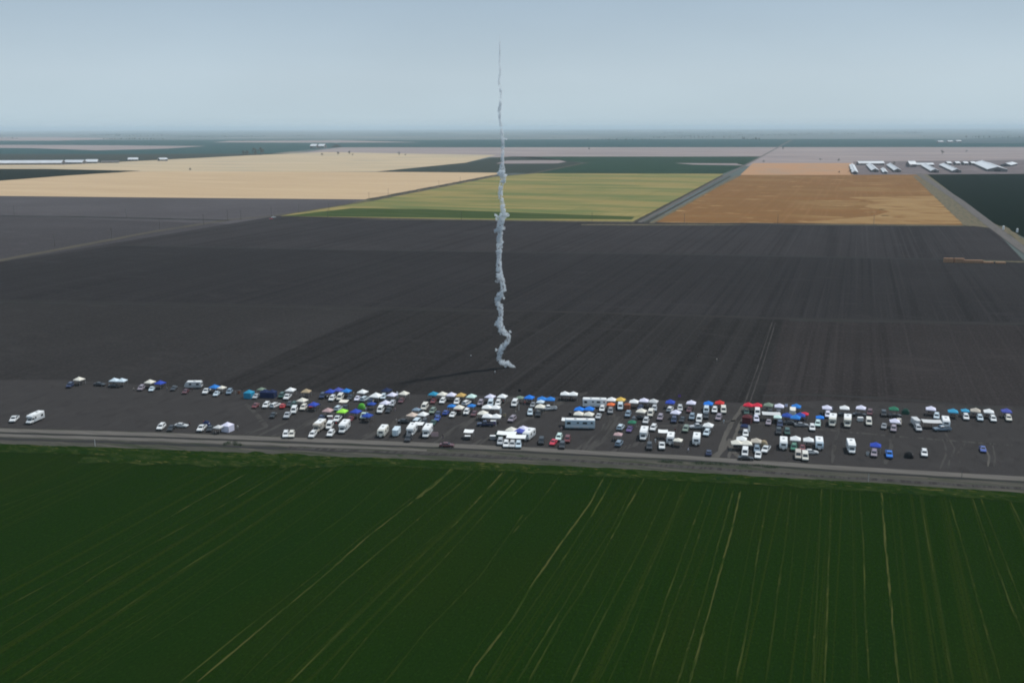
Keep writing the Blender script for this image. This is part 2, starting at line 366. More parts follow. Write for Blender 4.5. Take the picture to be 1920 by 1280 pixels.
# roads, tracks and ditches
road_line = [(-500, 790), (0, 806), (300, 814.5), (540, 823), (800, 833), (1000, 842), (1300, 858), (1550, 875), (1800, 890), (1920, 897), (2500, 935)]
poly('verge', [(-500, 786), (0, 802), (300, 810), (540, 819), (800, 829), (1000, 838), (1300, 854), (1550, 871), (1800, 886), (1920, 893), (2500, 930), (2500, 975), (1930, 930), (1430, 899), (1100, 881), (800, 868), (540, 858), (300, 848), (0, 838), (-500, 820)], -.06, M_VERGE)
ribbon('dirt_road', road_line, 3.9, -.02, M_ROAD, jag=.12, step=6)
ribbon('dirt_track', [(x, y + 9.5 + x * .0016) for x, y in road_line[:5]], [3.2, 3.2, 3.0, 2.6, 1.6], -.02, M_ROAD, jag=.2, step=5)
ribbon('damp_strip', [(x, y + 5.0 + x * .0008) for x, y in road_line], 1.5, -.03, M_BAND_DARK, jag=.3, step=6)
ribbon('damp_strip', [(x, y + 16.5 + x * .0018) for x, y in road_line[:6]], 2.4, -.035, M_BAND_DARK, jag=.4, step=6)
ribbon('dirt_track', [(x, y + 15 + x * .0020) for x, y in road_line[3:]], 2.2, -.03, M_TRACK_DIM, jag=.3, step=6)
crop_edge = [(-500, 816), (0, 832), (300, 842.5), (540, 853), (800, 862), (1100, 876), (1430, 894), (1700, 910), (1920, 925), (2500, 968)]
mb = MB()
top = []
for (xa, ya), (xb, yb) in zip(crop_edge, crop_edge[1:]):
    n = max(1, int((xb - xa) / 8))
    for j in range(n): top.append((xa + (xb - xa) * j / n, ya + (yb - ya) * j / n + random.uniform(-1.0, 1.0)))
top.append(crop_edge[-1])
T = [at(x, y, -.02) for x, y in top]
for a, b in zip(T, T[1:]):
    mb.face([(a.x, a.y, -.02), (a.x * .45, 120, -.02), (b.x * .45, 120, -.02), (b.x, b.y, -.02)])
me = mb.mesh('green_crop_field')
if me.polygons[0].normal.z < 0: me.flip_normals()
struct('green_crop_field', me, M_GREEN)
ribbon('field_edge', [(x, y + 7) for x, y in crop_edge], [8] * len(crop_edge), .095, M_EDGE, jag=.12, step=3)
ribbon('field_edge', [(150, 862), (330, 858), (560, 864), (680, 868)], [5, 13, 13, 3], .105, M_EDGE, jag=.35, step=3)

TL = [  # wheel tracks through the green crop: strength, crop-local polyline; L = left half, R = right half
 ('R', 1, [(100, 160), (0, 260)]), ('R', 1, [(180, 180), (90, 300), (0, 400)]),
 ('R', 2, [(360, 160), (290, 290), (180, 440), (70, 600), (0, 720), (-140, 900), (-170, 960)]), ('R', 1, [(380, 190), (330, 280), (210, 470), (90, 650), (0, 780), (-100, 950)]),
 ('R', 1, [(455, 220), (380, 370), (270, 540), (150, 740), (20, 955)]), ('R', 2, [(505, 175), (440, 290), (370, 420)]), ('R', 1, [(370, 420), (260, 620), (190, 720), (60, 960)]),
 ('R', 0, [(560, 220), (480, 390), (400, 540), (300, 730), (190, 960)]), ('R', 1, [(590, 215), (490, 440), (350, 700), (220, 960)]),
 ('R', 1, [(640, 240), (560, 440), (480, 610), (390, 820), (320, 960)]), ('R', 0, [(640, 200), (600, 370), (520, 580), (450, 760), (360, 960)]),
 ('R', 1, [(735, 215), (660, 420), (580, 640), (470, 960)]), ('R', 1, [(765, 210), (740, 290), (670, 500), (590, 710), (510, 960)]),
 ('R', 1, [(830, 240), (770, 450), (720, 640), (620, 960)]), ('R', 2, [(857, 240), (820, 400), (750, 650), (665, 960)]),
 ('R', 0, [(940, 230), (900, 400), (860, 600), (820, 760), (790, 960)]), ('R', 1, [(965, 225), (920, 480), (890, 700), (840, 960)]),
 ('R', 1, [(1045, 240), (1025, 430), (995, 630), (970, 830), (950, 960)]), ('R', 0, [(1070, 250), (1060, 400), (1045, 550), (1020, 800)]),
 ('R', 1, [(1162, 225), (1155, 370), (1145, 600), (1125, 960)]), ('R', 1, [(1197, 225), (1188, 500), (1180, 750), (1172, 960)]),
 ('R', 0, [(1275, 240), (1280, 520), (1290, 760), (1295, 960)]), ('R', 1, [(1303, 240), (1318, 450), (1325, 700), (1340, 960)]),
 ('R', 2, [(1385, 230), (1400, 430), (1420, 650), (1450, 960)]), ('R', 0, [(1415, 250), (1440, 470), (1470, 750), (1500, 960)]),
 ('R', 0, [(1493, 250), (1530, 480), (1570, 700), (1615, 960)]), ('R', 1, [(1528, 240), (1560, 430), (1600, 640), (1655, 960)]),
 ('R', 0, [(1610, 270), (1660, 450), (1720, 720), (1785, 960)]), ('R', 1, [(1640, 270), (1700, 480), (1760, 700), (1835, 960)]),
 ('R', 1, [(1725, 260), (1800, 480), (1860, 640), (1930, 810)]), ('R', 1, [(1755, 260), (1810, 400), (1880, 580), (1930, 710)]), ('R', 1, [(1870, 280), (1930, 400)]),
 ('L', 3, [(1725, 135), (1640, 205), (1560, 270)]), ('L', 2, [(1560, 270), (1380, 410), (1200, 570), (960, 770), (740, 955)]), ('L', 1, [(1560, 255), (1400, 375), (1180, 555), (940, 740), (700, 935), (670, 960)]),
 ('L', 1, [(1800, 150), (1620, 300), (1480, 420), (1300, 570), (1100, 750), (900, 955)]), ('L', 0, [(1780, 145), (1600, 290), (1440, 420), (1260, 570), (1060, 750), (860, 955)]),
 ('L', 2, [(1885, 170), (1790, 275), (1690, 380)]), ('L', 1, [(1690, 380), (1500, 560), (1300, 740), (1090, 955)]), ('L', 1, [(1940, 190), (1780, 370), (1600, 560), (1400, 760), (1240, 955)]),
 ('L', 1, [(1960, 330), (1800, 560), (1600, 760), (1440, 960)]), ('L', 1, [(1290, 125), (1100, 260), (850, 430), (640, 560), (400, 720), (160, 880), (60, 950)]),
 ('L', 2, [(1090, 145), (980, 210), (880, 270)]), ('L', 1, [(880, 270), (640, 400), (400, 530), (160, 690), (0, 785), (-60, 820)]), ('L', 2, [(930, 172), (780, 255), (640, 335)]), ('L', 1, [(640, 335), (400, 470), (160, 600), (-40, 705)]),
 ('L', 1, [(560, 100), (380, 165), (200, 230), (-40, 310)]), ('L', 0, [(500, 170), (200, 300), (-40, 400)]), ('L', 0, [(1500, 150), (1300, 330), (1100, 470), (850, 620), (640, 750), (300, 955)]),
 ('L', 0, [(880, 520), (700, 620), (400, 790), (100, 955)]), ('L', 0, [(900, 350), (640, 480), (300, 660), (-40, 850)]), ('L', 0, [(420, 690), (200, 800), (-40, 930)]), ('L', 0, [(1400, 180), (1150, 370), (900, 520), (500, 800), (250, 955)]),
 ('L', 0, [(1640, 400), (1300, 680), (1000, 920), (950, 960)]), ('L', 0, [(1180, 130), (900, 300), (500, 520), (0, 830)]),
]
for k, (side, s, pl) in enumerate(TL):
    pts = [((960 if side == 'R' else 0) + x / 2, 800 + y / 2) for x, y in pl]
    w = (0.36, 0.42, 0.46, 1.3)[s]
    ribbon('wheel_track', pts, w, .012 + .0012 * k, (M_STRAW_DIM, M_STRAW, M_STRAW_BRIGHT, M_STRAW_BRIGHT)[s], jag=.45, step=2.5, ends=.3)

# tracks across the ploughed land
ribbon('dirt_track', [(-100, 560), (0, 562), (500, 571.5), (930, 581.5), (1200, 589), (1480, 597), (1930, 606), (2500, 617)], [3, 3, 3, 4.5, 5, 6, 5, 5], -.12, M_TRACK_FAINT, jag=.3, step=10)
ribbon('damp_strip', [(-100, 564), (0, 566), (500, 575), (930, 584.5)], 2.4, -.13, M_BAND_DARK, jag=.3, step=10)
ribbon('damp_strip', [(1480, 600), (1930, 608.5)], 3, -.13, M_BAND_DARK, jag=.3, step=10)
ribbon('damp_strip', [(225, 460.5), (700, 469.5), (1300, 477.5), (1930, 489)], 5, -.14, M_BAND_DARK, jag=.3, step=12)
ribbon('damp_strip', [(0, 404.5), (200, 407.5), (430, 413)], 9, -.14, M_BAND_DARK, jag=.3, step=12)
ribbon('damp_strip', [(520, 409), (860, 414), (1180, 418.5), (1800, 425)], 8, -.14, M_BAND_DARK, jag=.3, step=12)
ribbon('dirt_track', [(-300, 553), (0, 488), (300, 432), (430, 412), (520, 404), (690, 377), (925, 331), (1005, 324), (1100, 305)], [10, 10, 9, 10, 10, 10, 11, 11, 12], -.22, M_VERGE_DIM, jag=.25, step=14)
ribbon('ditch', [(690, 374), (925, 329), (960, 324)], 12, -.16, M_DITCH, jag=.3, step=14)
ribbon('ditch', [(1190, 416), (1355, 329)], 5.5, -.16, M_DITCH, jag=.2, step=20)
ribbon('ditch', [(1209, 418), (1370, 330)], 4.5, -.16, M_DITCH, jag=.2, step=20)
ribbon('road', [(1199, 417), (1362, 328), (1425, 295), (1485, 262)], [5, 6, 9, 14], -.14, M_ASPHALT)
ribbon('dry_verge', [(1221, 418.5), (1383, 329)], 6, -.15, M_VERGE_DRY, jag=.2, step=20)
ribbon('dry_verge', [(1090, 421), (1220, 421.5), (1500, 421), (1812, 423)], 10, -.15, M_VERGE_DRY, jag=.3, step=20)
ribbon('dirt_track', [(560, 410), (860, 412), (1190, 417)], 7, -.15, M_VERGE_DRY, jag=.3, step=20)
ribbon('road', [(1722, 325), (1800, 377), (1862, 425), (1925, 472), (2200, 690)], [13, 12, 11, 9, 8], -.13, M_ASPHALT)
ribbon('dirt_track', [(1878, 424), (1925, 458), (2100, 590)], [8, 9, 8], -.14, M_VERGE_DRY, jag=.3, step=12)
ribbon('dry_verge', [(1715, 330), (1815, 424)], 7, -.15, M_VERGE_DRY, jag=.2, step=20)
ribbon('bare_strip', [(1840, 489), (1930, 491), (2100, 494)], 7, -.13, M_VERGE_DRY, jag=.4, step=8)
# driven lanes through the camp
lanes = [([(1346, 858), (1358, 820), (1372, 792), (1384, 776), (1396, 758)], 1.5, M_TRACK), ([(1366, 858), (1376, 824), (1385, 800), (1398, 776)], 1.3, M_TRACK), ([(1330, 862), (1352, 846), (1366, 826)], 2.2, M_TRACK), ([(1392, 862), (1372, 844), (1368, 822)], 2.0, M_TRACK),
 ([(505, 821), (570, 797), (625, 772), (655, 752)], 3.6, M_TRACK_DIM), ([(675, 824), (725, 800), (790, 768), (820, 752)], 4.0, M_TRACK_DIM), ([(815, 830), (850, 806), (900, 780), (960, 745)], 3.6, M_TRACK_DIM), ([(1085, 845), (1130, 815), (1160, 780)], 5, M_TRACK_DIM), ([(1108, 846), (1140, 810), (1150, 775)], 3, M_TRACK_DIM),
 ([(430, 823), (500, 800), (480, 775), (460, 755)], 2.0, M_TRACK_DIM), ([(470, 822), (540, 790)], 2.0, M_TRACK_DIM), ([(880, 838), (960, 800), (1040, 760), (1100, 735)], 3.2, M_TRACK_DIM),
 ([(1100, 860), (1330, 792), (1380, 788)], 2.5, M_TRACK_DIM), ([(1150, 800), (1360, 796)], 2.0, M_TRACK_DIM), ([(1380, 790), (1650, 815), (1900, 835)], 2.0, M_TRACK_DIM),
 ([(1762, 880), (1775, 850), (1768, 815)], .7, M_TRACK_DIM), ([(1775, 880), (1790, 840), (1772, 810)], .7, M_TRACK_DIM), ([(1852, 874), (1855, 855), (1846, 838)], .7, M_TRACK), ([(1864, 874), (1866, 858), (1860, 830)], .6, M_TRACK_DIM), ([(1660, 870), (1672, 835), (1668, 800)], 1.4, M_TRACK_DIM), ([(1800, 868), (1795, 850), (1810, 830)], .7, M_TRACK_DIM), ([(1560, 868), (1565, 830), (1575, 800)], 1.2, M_TRACK_DIM),
 ([(1395, 760), (1420, 690), (1448, 604)], .5, M_TRACK_DIM), ([(1404, 760), (1428, 690), (1454, 604)], .5, M_TRACK_DIM)]
for k, (pl, w, m) in enumerate(lanes): ribbon('dirt_track', pl, w, -.07 + .004 * (k % 4), m, jag=.3, step=3, ends=.5)
ribbon('damp_strip', [(1430, 741), (1520, 739.5), (1660, 746), (1800, 758), (1870, 768)], 2.2, -.075, M_BAND_DARK, jag=.3, step=5)

# ------------------------------------------------------------------ materials of things
PAL = dict(white=(.80, .81, .80), cream=(.74, .71, .62), lilac=(.72, .71, .84), silver=(.46, .48, .50), grey=(.24, .25, .26), palegrey=(.55, .56, .56), dark=(.035, .037, .042), black=(.015, .016, .018),
    navy=(.018, .03, .085), blue=(.03, .075, .34), royal=(.035, .075, .42), indigo=(.08, .10, .38), skyblue=(.03, .20, .58), brightblue=(.02, .19, .68), teal=(.03, .26, .42), cyan=(.05, .32, .52), steel=(.20, .27, .34), paleblue=(.42, .53, .60), ice=(.58, .68, .74),
    red=(.55, .035, .035), crimson=(.60, .03, .06), darkred=(.16, .025, .025), maroon=(.11, .03, .035), green=(.10, .42, .045), lime=(.34, .80, .08), darkgreen=(.02, .075, .055), seagreen=(.03, .17, .10), mint=(.60, .78, .72), sage=(.20, .26, .20),
    tan=(.42, .33, .21), gold=(.55, .36, .12), yellow=(.68, .45, .10), orange=(.75, .17, .06), rust=(.30, .10, .05), peach=(.62, .50, .42), pink=(.48, .33, .33), mauve=(.30, .25, .29), purple=(.12, .07, .22), beige=(.50, .45, .38))
_mats = {}
def mat(key):
    if key in _mats: return _mats[key]
    kind, _, c = key.partition(':')
    if kind == 'paint': m = plain(key, PAL[c], .32, 0, .5, dirt=.10, scale=1.5)
    elif kind == 'cloth': m = plain(key, PAL[c], .85, spec=.15, dirt=.10, scale=1.2)
    elif kind == 'shell': m = plain(key, PAL[c], .45, dirt=.10, scale=.8)
    elif kind == 'glass': m = plain(key, (.018, .024, .030), .12, spec=.6, dirt=.2)
    elif kind == 'tyre': m = plain(key, (.014, .014, .015), .85)
    elif kind == 'rim': m = plain(key, (.34, .35, .36), .35, .7)
    elif kind == 'lamp': m = plain(key, (.70, .72, .72), .12)
    elif kind == 'tail': m = plain(key, (.32, .02, .02), .25)
    elif kind == 'trim': m = plain(key, (.025, .026, .028), .6)
    elif kind == 'metal': m = plain(key, (.42, .43, .44), .4, .6)
    elif kind == 'skin': m = plain(key, (.42, .27, .20), .6)
    elif kind == 'hair': m = plain(key, (.03, .022, .016), .7)
    elif kind == 'wood': m = plain(key, (.10, .085, .07), .85, dirt=.3, scale=2)
    elif kind == 'bark': m = plain(key, (.07, .055, .04), .9, dirt=.3)
    elif kind == 'leaf': m = plain(key, (.020, .034, .018), .75, dirt=.45, scale=.25)
    elif kind == 'weed': m = plain(key, (.022, .050, .014), .75, dirt=.45, scale=1.5)
    elif kind == 'roofsheet': m = plain(key, (.62, .64, .66), .5, dirt=.25, scale=.05)
    elif kind == 'barnwall': m = plain(key, (.16, .15, .15), .8, dirt=.3, scale=.1)
    elif kind == 'hay': m = plain(key, (.40, .22, .12), .9, dirt=.35, scale=1.2)
    _mats[key] = m
    return m

# ------------------------------------------------------------------ kinds of things; a kind is a list of parts (name, mesh, material key, sub-parts)
def frustum_parts(mb, xb0, xb1, wb, zb, xt0, xt1, wt, zt, glass=True):
    """painted cabin with four windows set proud of it; returns the windows as {name: MB}"""
    B = [Vector((xb0, -wb, zb)), Vector((xb1, -wb, zb)), Vector((xb1, wb, zb)), Vector((xb0, wb, zb))]
    T = [Vector((xt0, -wt, zt)), Vector((xt1, -wt, zt)), Vector((xt1, wt, zt)), Vector((xt0, wt, zt))]
    mid = [Vector((p.x * .97 + (xt0 + xt1) * .015, p.y * .88, zt + .05)) for p in T]
    mb.loft([B, T, mid])
    out = []
    def win(name, a, b, c, d, ins=(.1, .12), pieces=1):
        for k in range(pieces):
            def q(u, v): return (a.lerp(b, u)).lerp(d.lerp(c, u), v)
            u0 = ins[0] + (1 - 2 * ins[0]) * k / pieces + (.02 if k else 0); u1 = ins[0] + (1 - 2 * ins[0]) * (k + 1) / pieces - (.02 if k < pieces - 1 else 0)
            w = MB(); w.slab([q(u0, ins[1]), q(u1, ins[1]), q(u1, 1 - ins[1]), q(u0, 1 - ins[1])], .014)
            out.append((name, w.mesh(name), 'glass', []))
    win('windshield', B[1], B[2], T[2], T[1]); win('rear_window', B[3], B[0], T[0], T[3])
    n = 2 if xb1 - xb0 > 2 else 1
    win('side_window', B[0], B[1], T[1], T[0], (.08, .14), n); win('side_window', B[2], B[3], T[3], T[2], (.08, .14), n)
    return out
def wheel_parts(xs, w, r, width=.22):
    out = []
    for x in xs:
        for s in (-1, 1):
            t = MB(); y0 = s * (w - width + .03); y1 = s * (w + .03)
            t.loft([[(x + rr * math.cos(2 * math.pi * k / 14), y, r + rr * math.sin(2 * math.pi * k / 14)) for k in range(14)] for y, rr in ((y0, r * .94), (y0 + s * .04, r), (y1 - s * .04, r), (y1, r * .92))])
            rim = MB(); rim.cyl((x, y1 - s * .02, r), (x, y1 + s * .012, r), r * .58, r * .5, 12)
            out.append(('wheel', t.mesh('wheel'), 'tyre', [('rim', rim.mesh('rim'), 'rim', [])]))
    return out
def body_rings(st):
    rings = []
    for x, zb, zt, w in st:
        rings.append([(x, -w * .9, zb), (x, -w, zb + .16), (x, -w, zt - .16), (x, -w * .9, zt), (x, w * .9, zt), (x, w, zt - .16), (x, w, zb + .16), (x, w * .9, zb)])
    return rings
def lights(xf, xr, w, zf, zr):
    out = []
    for s in (-1, 1):
        a = MB(); a.box(xf - .05, xf + .03, s * w * .72 - .17, s * w * .72 + .17, zf - .07, zf + .07, b=.02); out.append(('headlight', a.mesh('headlight'), 'lamp', []))
        a = MB(); a.box(xr - .03, xr + .05, s * w * .82 - .10, s * w * .82 + .10, zr - .12, zr + .12, b=.02); out.append(('tail_light', a.mesh('tail_light'), 'tail', []))
    return out
def bumpers(xf, xr, w, z):
    out = []
    for x in (xf, xr):
        a = MB(); a.box(x - .07, x + .07, -w * .93, w * .93, z - .1, z + .1, b=.04); out.append(('bumper', a.mesh('bumper'), 'trim', []))
    return out
def mirrors(x, w, z):
    out = []
    for s in (-1, 1):
        a = MB(); a.box(x - .06, x + .06, s * w - .10, s * w + .10, z - .07, z + .07, b=.02); out.append(('mirror', a.mesh('mirror'), 'trim', []))
    return out
def k_sedan():
    b = MB(); b.loft(body_rings([(-2.32, .42, .86, .74), (-2.2, .28, .98, .86), (-1.3, .24, 1.0, .90), (.9, .24, .98, .90), (1.9, .28, .84, .86), (2.28, .36, .74, .74)]))
    g = frustum_parts(b, -1.75, 1.05, .80, .96, -1.05, .22, .62, 1.40)
    return [('body', b.mesh('body'), 'paint:*', [])] + g + wheel_parts((-1.38, 1.4), .88, .33) + lights(2.2, -2.24, .86, .66, .78) + bumpers(2.24, -2.28, .8, .42) + mirrors(.75, .92, 1.02)
def k_suv():
    b = MB(); b.loft(body_rings([(-2.35, .48, 1.02, .84), (-2.25, .36, 1.12, .93), (-1.3, .32, 1.12, .95), (.9, .32, 1.12, .95), (1.9, .36, 1.02, .92), (2.32, .44, .90, .82)]))
    g = frustum_parts(b, -2.26, 1.15, .87, 1.08, -2.05, .42, .72, 1.70)
    rk = []
    for sd in (-1, 1):
        q = MB(); q.box(-1.7, .2, sd * .58 - .03, sd * .58 + .03, 1.75, 1.82); rk.append(('roof_rail', q.mesh('roof_rail'), 'trim', []))
    return [('body', b.mesh('body'), 'paint:*', [])] + g + rk + wheel_parts((-1.42, 1.42), .94, .37) + lights(2.26, -2.28, .93, .82, .98) + bumpers(2.3, -2.3, .88, .52) + mirrors(.85, .97, 1.16)
def k_pickup():
    b = MB(); b.loft(body_rings([(-2.85, .55, .80, .92), (-2.78, .45, .84, .97), (-.55, .42, .86, .97)]))
    b.loft(body_rings([(-.56, .42, 1.16, .97), (1.2, .42, 1.16, .97), (2.2, .45, 1.10, .95), (2.75, .5, 1.0, .86)]))
    g = frustum_parts(b, -.56, 1.3, .88, 1.12, -.42, .72, .74, 1.80)
    side = []
    for s in (-1, 1):
        a = MB(); a.box(-2.84, -.57, s * .93 - .045, s * .93 + .045, .7, 1.20, b=.03); side.append(('bed_side', a.mesh('bed_side'), 'paint:*', []))
    t = MB(); t.box(-2.90, -2.80, -.86, .86, .72, 1.19, b=.03)
    fl = MB(); fl.box(-2.74, -.62, -.86, .86, .85, .885)
    return [('body', b.mesh('body'), 'paint:*', [])] + g + side + [('tailgate', t.mesh('tailgate'), 'paint:*', []), ('bed_liner', fl.mesh('bed_liner'), 'trim', [])] + wheel_parts((-1.75, 1.75), .97, .40, .26) + lights(2.7, -2.86, .95, .86, 1.0) + bumpers(2.76, -2.92, .92, .56) + mirrors(1.0, 1.02, 1.22)
def k_van():
    b = MB(); b.loft(body_rings([(-2.6, .48, 1.22, .92), (-2.52, .36, 1.26, .98), (1.5, .34, 1.26, .98), (2.3, .38, 1.08, .93), (2.62, .46, .96, .82)]))
    g = frustum_parts(b, -2.54, 1.9, .93, 1.22, -2.46, .95, .82, 2.08)
    return [('body', b.mesh('body'), 'paint:*', [])] + g + wheel_parts((-1.65, 1.6), .97, .36) + lights(2.56, -2.56, .93, .82, 1.1) + bumpers(2.58, -2.6, .9, .5) + mirrors(1.45, 1.02, 1.3)
def panel(name, x0, x1, y, s, z0, z1, key, subs=()):
    a = MB(); a.box(x0, x1, min(y, y + s * .03), max(y, y + s * .03), z0, z1)
    return (name, a.mesh(name), key, list(subs))
def ac_unit(x, z):
    a = MB(); a.box(x - .45, x + .45, -.36, .36, z, z + .28, b=.07); return ('roof_unit', a.mesh('roof_unit'), 'shell:palegrey', [])
def k_motorhome():            # cab, bed over the cab, box body behind
    b = MB(); b.box(-3.7, 1.55, -1.2, 1.2, .62, 2.95, b=.12)
    b.loft([[(1.5, -1.17, z0), (x, -1.10, z0 + .1), (x, 1.10, z0 + .1), (1.5, 1.17, z0)] for z0, x in ((1.98, 2.35), (2.3, 2.75), (2.7, 2.6), (2.9, 2.2))])
    c = MB(); c.loft(body_rings([(1.5, .45, 1.28, .98), (2.6, .45, 1.28, .98), (3.3, .48, 1.12, .92), (3.65, .55, 1.0, .82)]))
    g = frustum_parts(c, 1.5, 2.85, .92, 1.24, 1.5, 2.25, .84, 2.0)
    rf = MB(); rf.box(-3.66, 1.5, -1.14, 1.14, 2.95, 3.03, b=.03)
    P = [('body', b.mesh('body'), 'shell:*', []), ('cab', c.mesh('cab'), 'paint:*', [])] + g + [('roof', rf.mesh('roof'), 'shell:white', [])]
    h = MB(); h.box(.32, .40, -1.26, -1.235, 1.5, 1.6)
    P += [panel('door', -.3, .45, -1.2, -1, .75, 2.55, 'shell:palegrey', [('handle', h.mesh('handle'), 'trim', [])])]
    for s in (-1, 1):
        P += [panel('window', -2.9, -1.7, s * 1.2, s, 1.55, 2.25, 'glass'), panel('window', .65, 1.3, s * 1.2, s, 1.6, 2.25, 'glass'), panel('stripe', -3.55, 1.45, s * 1.2, s * .6, 1.12, 1.28, 'paint:steel')]
    a = MB(); a.box(-3.74, -3.69, -.7, .7, 1.6, 2.3); P.append(('rear_window', a.mesh('rear_window'), 'glass', []))
    return P + [ac_unit(-1.6, 3.03)] + wheel_parts((-2.2, 2.75), 1.08, .40, .28) + lights(3.6, -3.72, 1.0, .86, 1.0) + bumpers(3.66, -3.76, 1.0, .55)
def k_coach():                # long flat-fronted motorhome
    b = MB(); b.box(-5.4, 5.3, -1.25, 1.25, .45, 3.25, b=.22)
    rf = MB(); rf.box(-5.2, 5.0, -1.1, 1.1, 3.25, 3.33, b=.04)
    ws = MB(); ws.box(5.28, 5.34, -1.05, 1.05, 1.35, 2.65)
    P = [('body', b.mesh('body'), 'shell:*', []), ('roof', rf.mesh('roof'), 'shell:white', []), ('windshield', ws.mesh('windshield'), 'glass', [])]
    for s in (-1, 1):
        for x0, x1, z0 in ((-4.6, -3.9, 2.1), (-2.6, -1.0, 1.95), (.3, 1.1, 2.1), (3.3, 4.6, 1.8)): P.append(panel('window', x0, x1, s * 1.25, s, z0, 2.6, 'glass'))
        P += [panel('stripe', -5.1, 5.0, s * 1.25, s * .6, 1.15, 1.38, 'paint:white'), panel('locker_door', -3.0, -1.0, s * 1.25, s * .8, .62, 1.05, 'shell:palegrey'), panel('locker_door', .2, 2.2, s * 1.25, s * .8, .62, 1.05, 'shell:palegrey')]
    h = MB(); h.box(2.70, 2.78, -1.31, -1.285, 1.5, 1.6)
    P.append(panel('door', 2.0, 2.85, -1.25, -1.1, .6, 2.6, 'shell:ice', [('handle', h.mesh('handle'), 'trim', [])]))
    aw = MB(); aw.cyl((-3.0, -1.36, 2.95), (1.8, -1.36, 2.95), .10, n=8); P.append(('rolled_awning', aw.mesh('rolled_awning'), 'cloth:white', []))
    return P + [ac_unit(-2.6, 3.33), ac_unit(1.6, 3.33)] + wheel_parts((-3.2, 3.55), 1.14, .48, .3) + lights(5.26, -5.4, 1.2, .85, 1.1) + bumpers(5.32, -5.42, 1.15, .6) + mirrors(5.1, 1.4, 2.2)
def k_trailer():              # travel trailer with a sloped nose
    b = MB(); b.loft([[(x0, -w, z), (x1, -w, z), (x1, w, z), (x0, w, z)] for z, x0, x1, w in ((.55, -3.1, 2.7, 1.14), (.75, -3.2, 3.0, 1.18), (1.5, -3.2, 3.15, 1.18), (2.4, -3.15, 2.75, 1.18), (2.72, -3.0, 2.35, 1.1))])
    rf = MB(); rf.box(-2.95, 2.3, -1.06, 1.06, 2.72, 2.79, b=.03)
    fw = MB(); fw.slab([(3.10, -.7, 1.62), (3.10, .7, 1.62), (2.84, .7, 2.2), (2.84, -.7, 2.2)], .05)
    tn = MB(); tn.cyl((2.8, .5, .55), (4.1, 0, .5), .05, n=6); tn.cyl((2.8, -.5, .55), (4.1, 0, .5), .05, n=6)
    gb = MB(); gb.cyl((3.35, -.17, .55), (3.35, -.17, 1.05), .16, n=10)
    gb2 = MB(); gb2.cyl((3.35, .19, .55), (3.35, .19, 1.05), .16, n=10)
    rw = MB(); rw.box(-3.25, -3.19, -.7, .7, 1.5, 2.2)
    P = [('body', b.mesh('body'), 'shell:*', []), ('roof', rf.mesh('roof'), 'shell:white', []), ('front_window', fw.mesh('front_window'), 'glass', []), ('rear_window', rw.mesh('rear_window'), 'glass', []), ('tow_hitch', tn.mesh('tow_hitch'), 'trim', []), ('gas_bottle', gb.mesh('gas_bottle'), 'shell:white', []), ('gas_bottle', gb2.mesh('gas_bottle'), 'shell:white', [])]
    for s in (-1, 1): P += [panel('window', -2.4, -1.3, s * 1.18, s, 1.5, 2.2, 'glass'), panel('window', .5, 1.4, s * 1.18, s, 1.5, 2.2, 'glass'), panel('stripe', -3.1, 2.8, s * 1.18, s * .5, 1.0, 1.18, 'paint:steel')]
    h = MB(); h.box(-.42, -.34, -1.24, -1.215, 1.4, 1.5)
    P.append(panel('door', -1.0, -.3, -1.18, -1, .65, 2.4, 'shell:palegrey', [('handle', h.mesh('handle'), 'trim', [])]))
    return P + [ac_unit(-.5, 2.79)] + wheel_parts((-.95, -.1), 1.16, .34)
def k_cargo():                # enclosed box trailer
    b = MB(); b.loft([[(-2.2, -1, z), (1.7, -1, z), (2.3, -.45, z), (2.3, .45, z), (1.7, 1, z), (-2.2, 1, z)] for z in (.5, 2.35)] + [[(-2.15, -.9, 2.45), (1.65, -.9, 2.45), (2.15, -.4, 2.45), (2.15, .4, 2.45), (1.65, .9, 2.45), (-2.15, .9, 2.45)]])
    P = [('body', b.mesh('body'), 'shell:*', [])]
    for s in (-1, 1):
        a = MB(); a.box(-2.24, -2.19, min(s * .03, s * .95), max(s * .03, s * .95), .58, 2.28); h = MB(); h.box(-2.28, -2.24, s * .15 - .03, s * .15 + .03, 1.1, 1.7)
        P.append(('rear_door', a.mesh('rear_door'), 'shell:palegrey', [('latch', h.mesh('latch'), 'trim', [])]))
    P.append(panel('door', .6, 1.35, -1.0, -1, .62, 2.2, 'shell:palegrey'))
    tn = MB(); tn.cyl((2.1, .4, .5), (3.2, 0, .48), .05, n=6); tn.cyl((2.1, -.4, .5), (3.2, 0, .48), .05, n=6); P.append(('tow_hitch', tn.mesh('tow_hitch'), 'trim', []))
    for s in (-1, 1):
        f = MB(); f.box(-1.3, .5, min(s * 1.0, s * 1.22), max(s * 1.0, s * 1.22), .74, .80); P.append(('mudguard', f.mesh('mudguard'), 'metal', []))
    return P + wheel_parts((-.85, -.05), 1.18, .33, .18)
def canopy_roof(sx, sy, x_off, eave, peak, sag=.03):
    mb = MB(); n = 6
    def surf(u, v):
        r = max(abs(u), abs(v)); zz = eave + (peak - eave) * (1 - r) - sag * math.sin(math.pi * r) * (1 - .3 * abs(abs(u) - abs(v)))
        return Vector((x_off + u * sx / 2, v * sy / 2, zz))
    for dz, fl in ((0, False), (-.03, True)):
        for i in range(n):
            for j in range(n):
                q = [surf(-1 + 2 * a / n, -1 + 2 * b / n) + Vector((0, 0, dz)) for a, b in ((i, j), (i + 1, j), (i + 1, j + 1), (i, j + 1))]
                mb.face(q[::-1] if fl else q)
    return mb
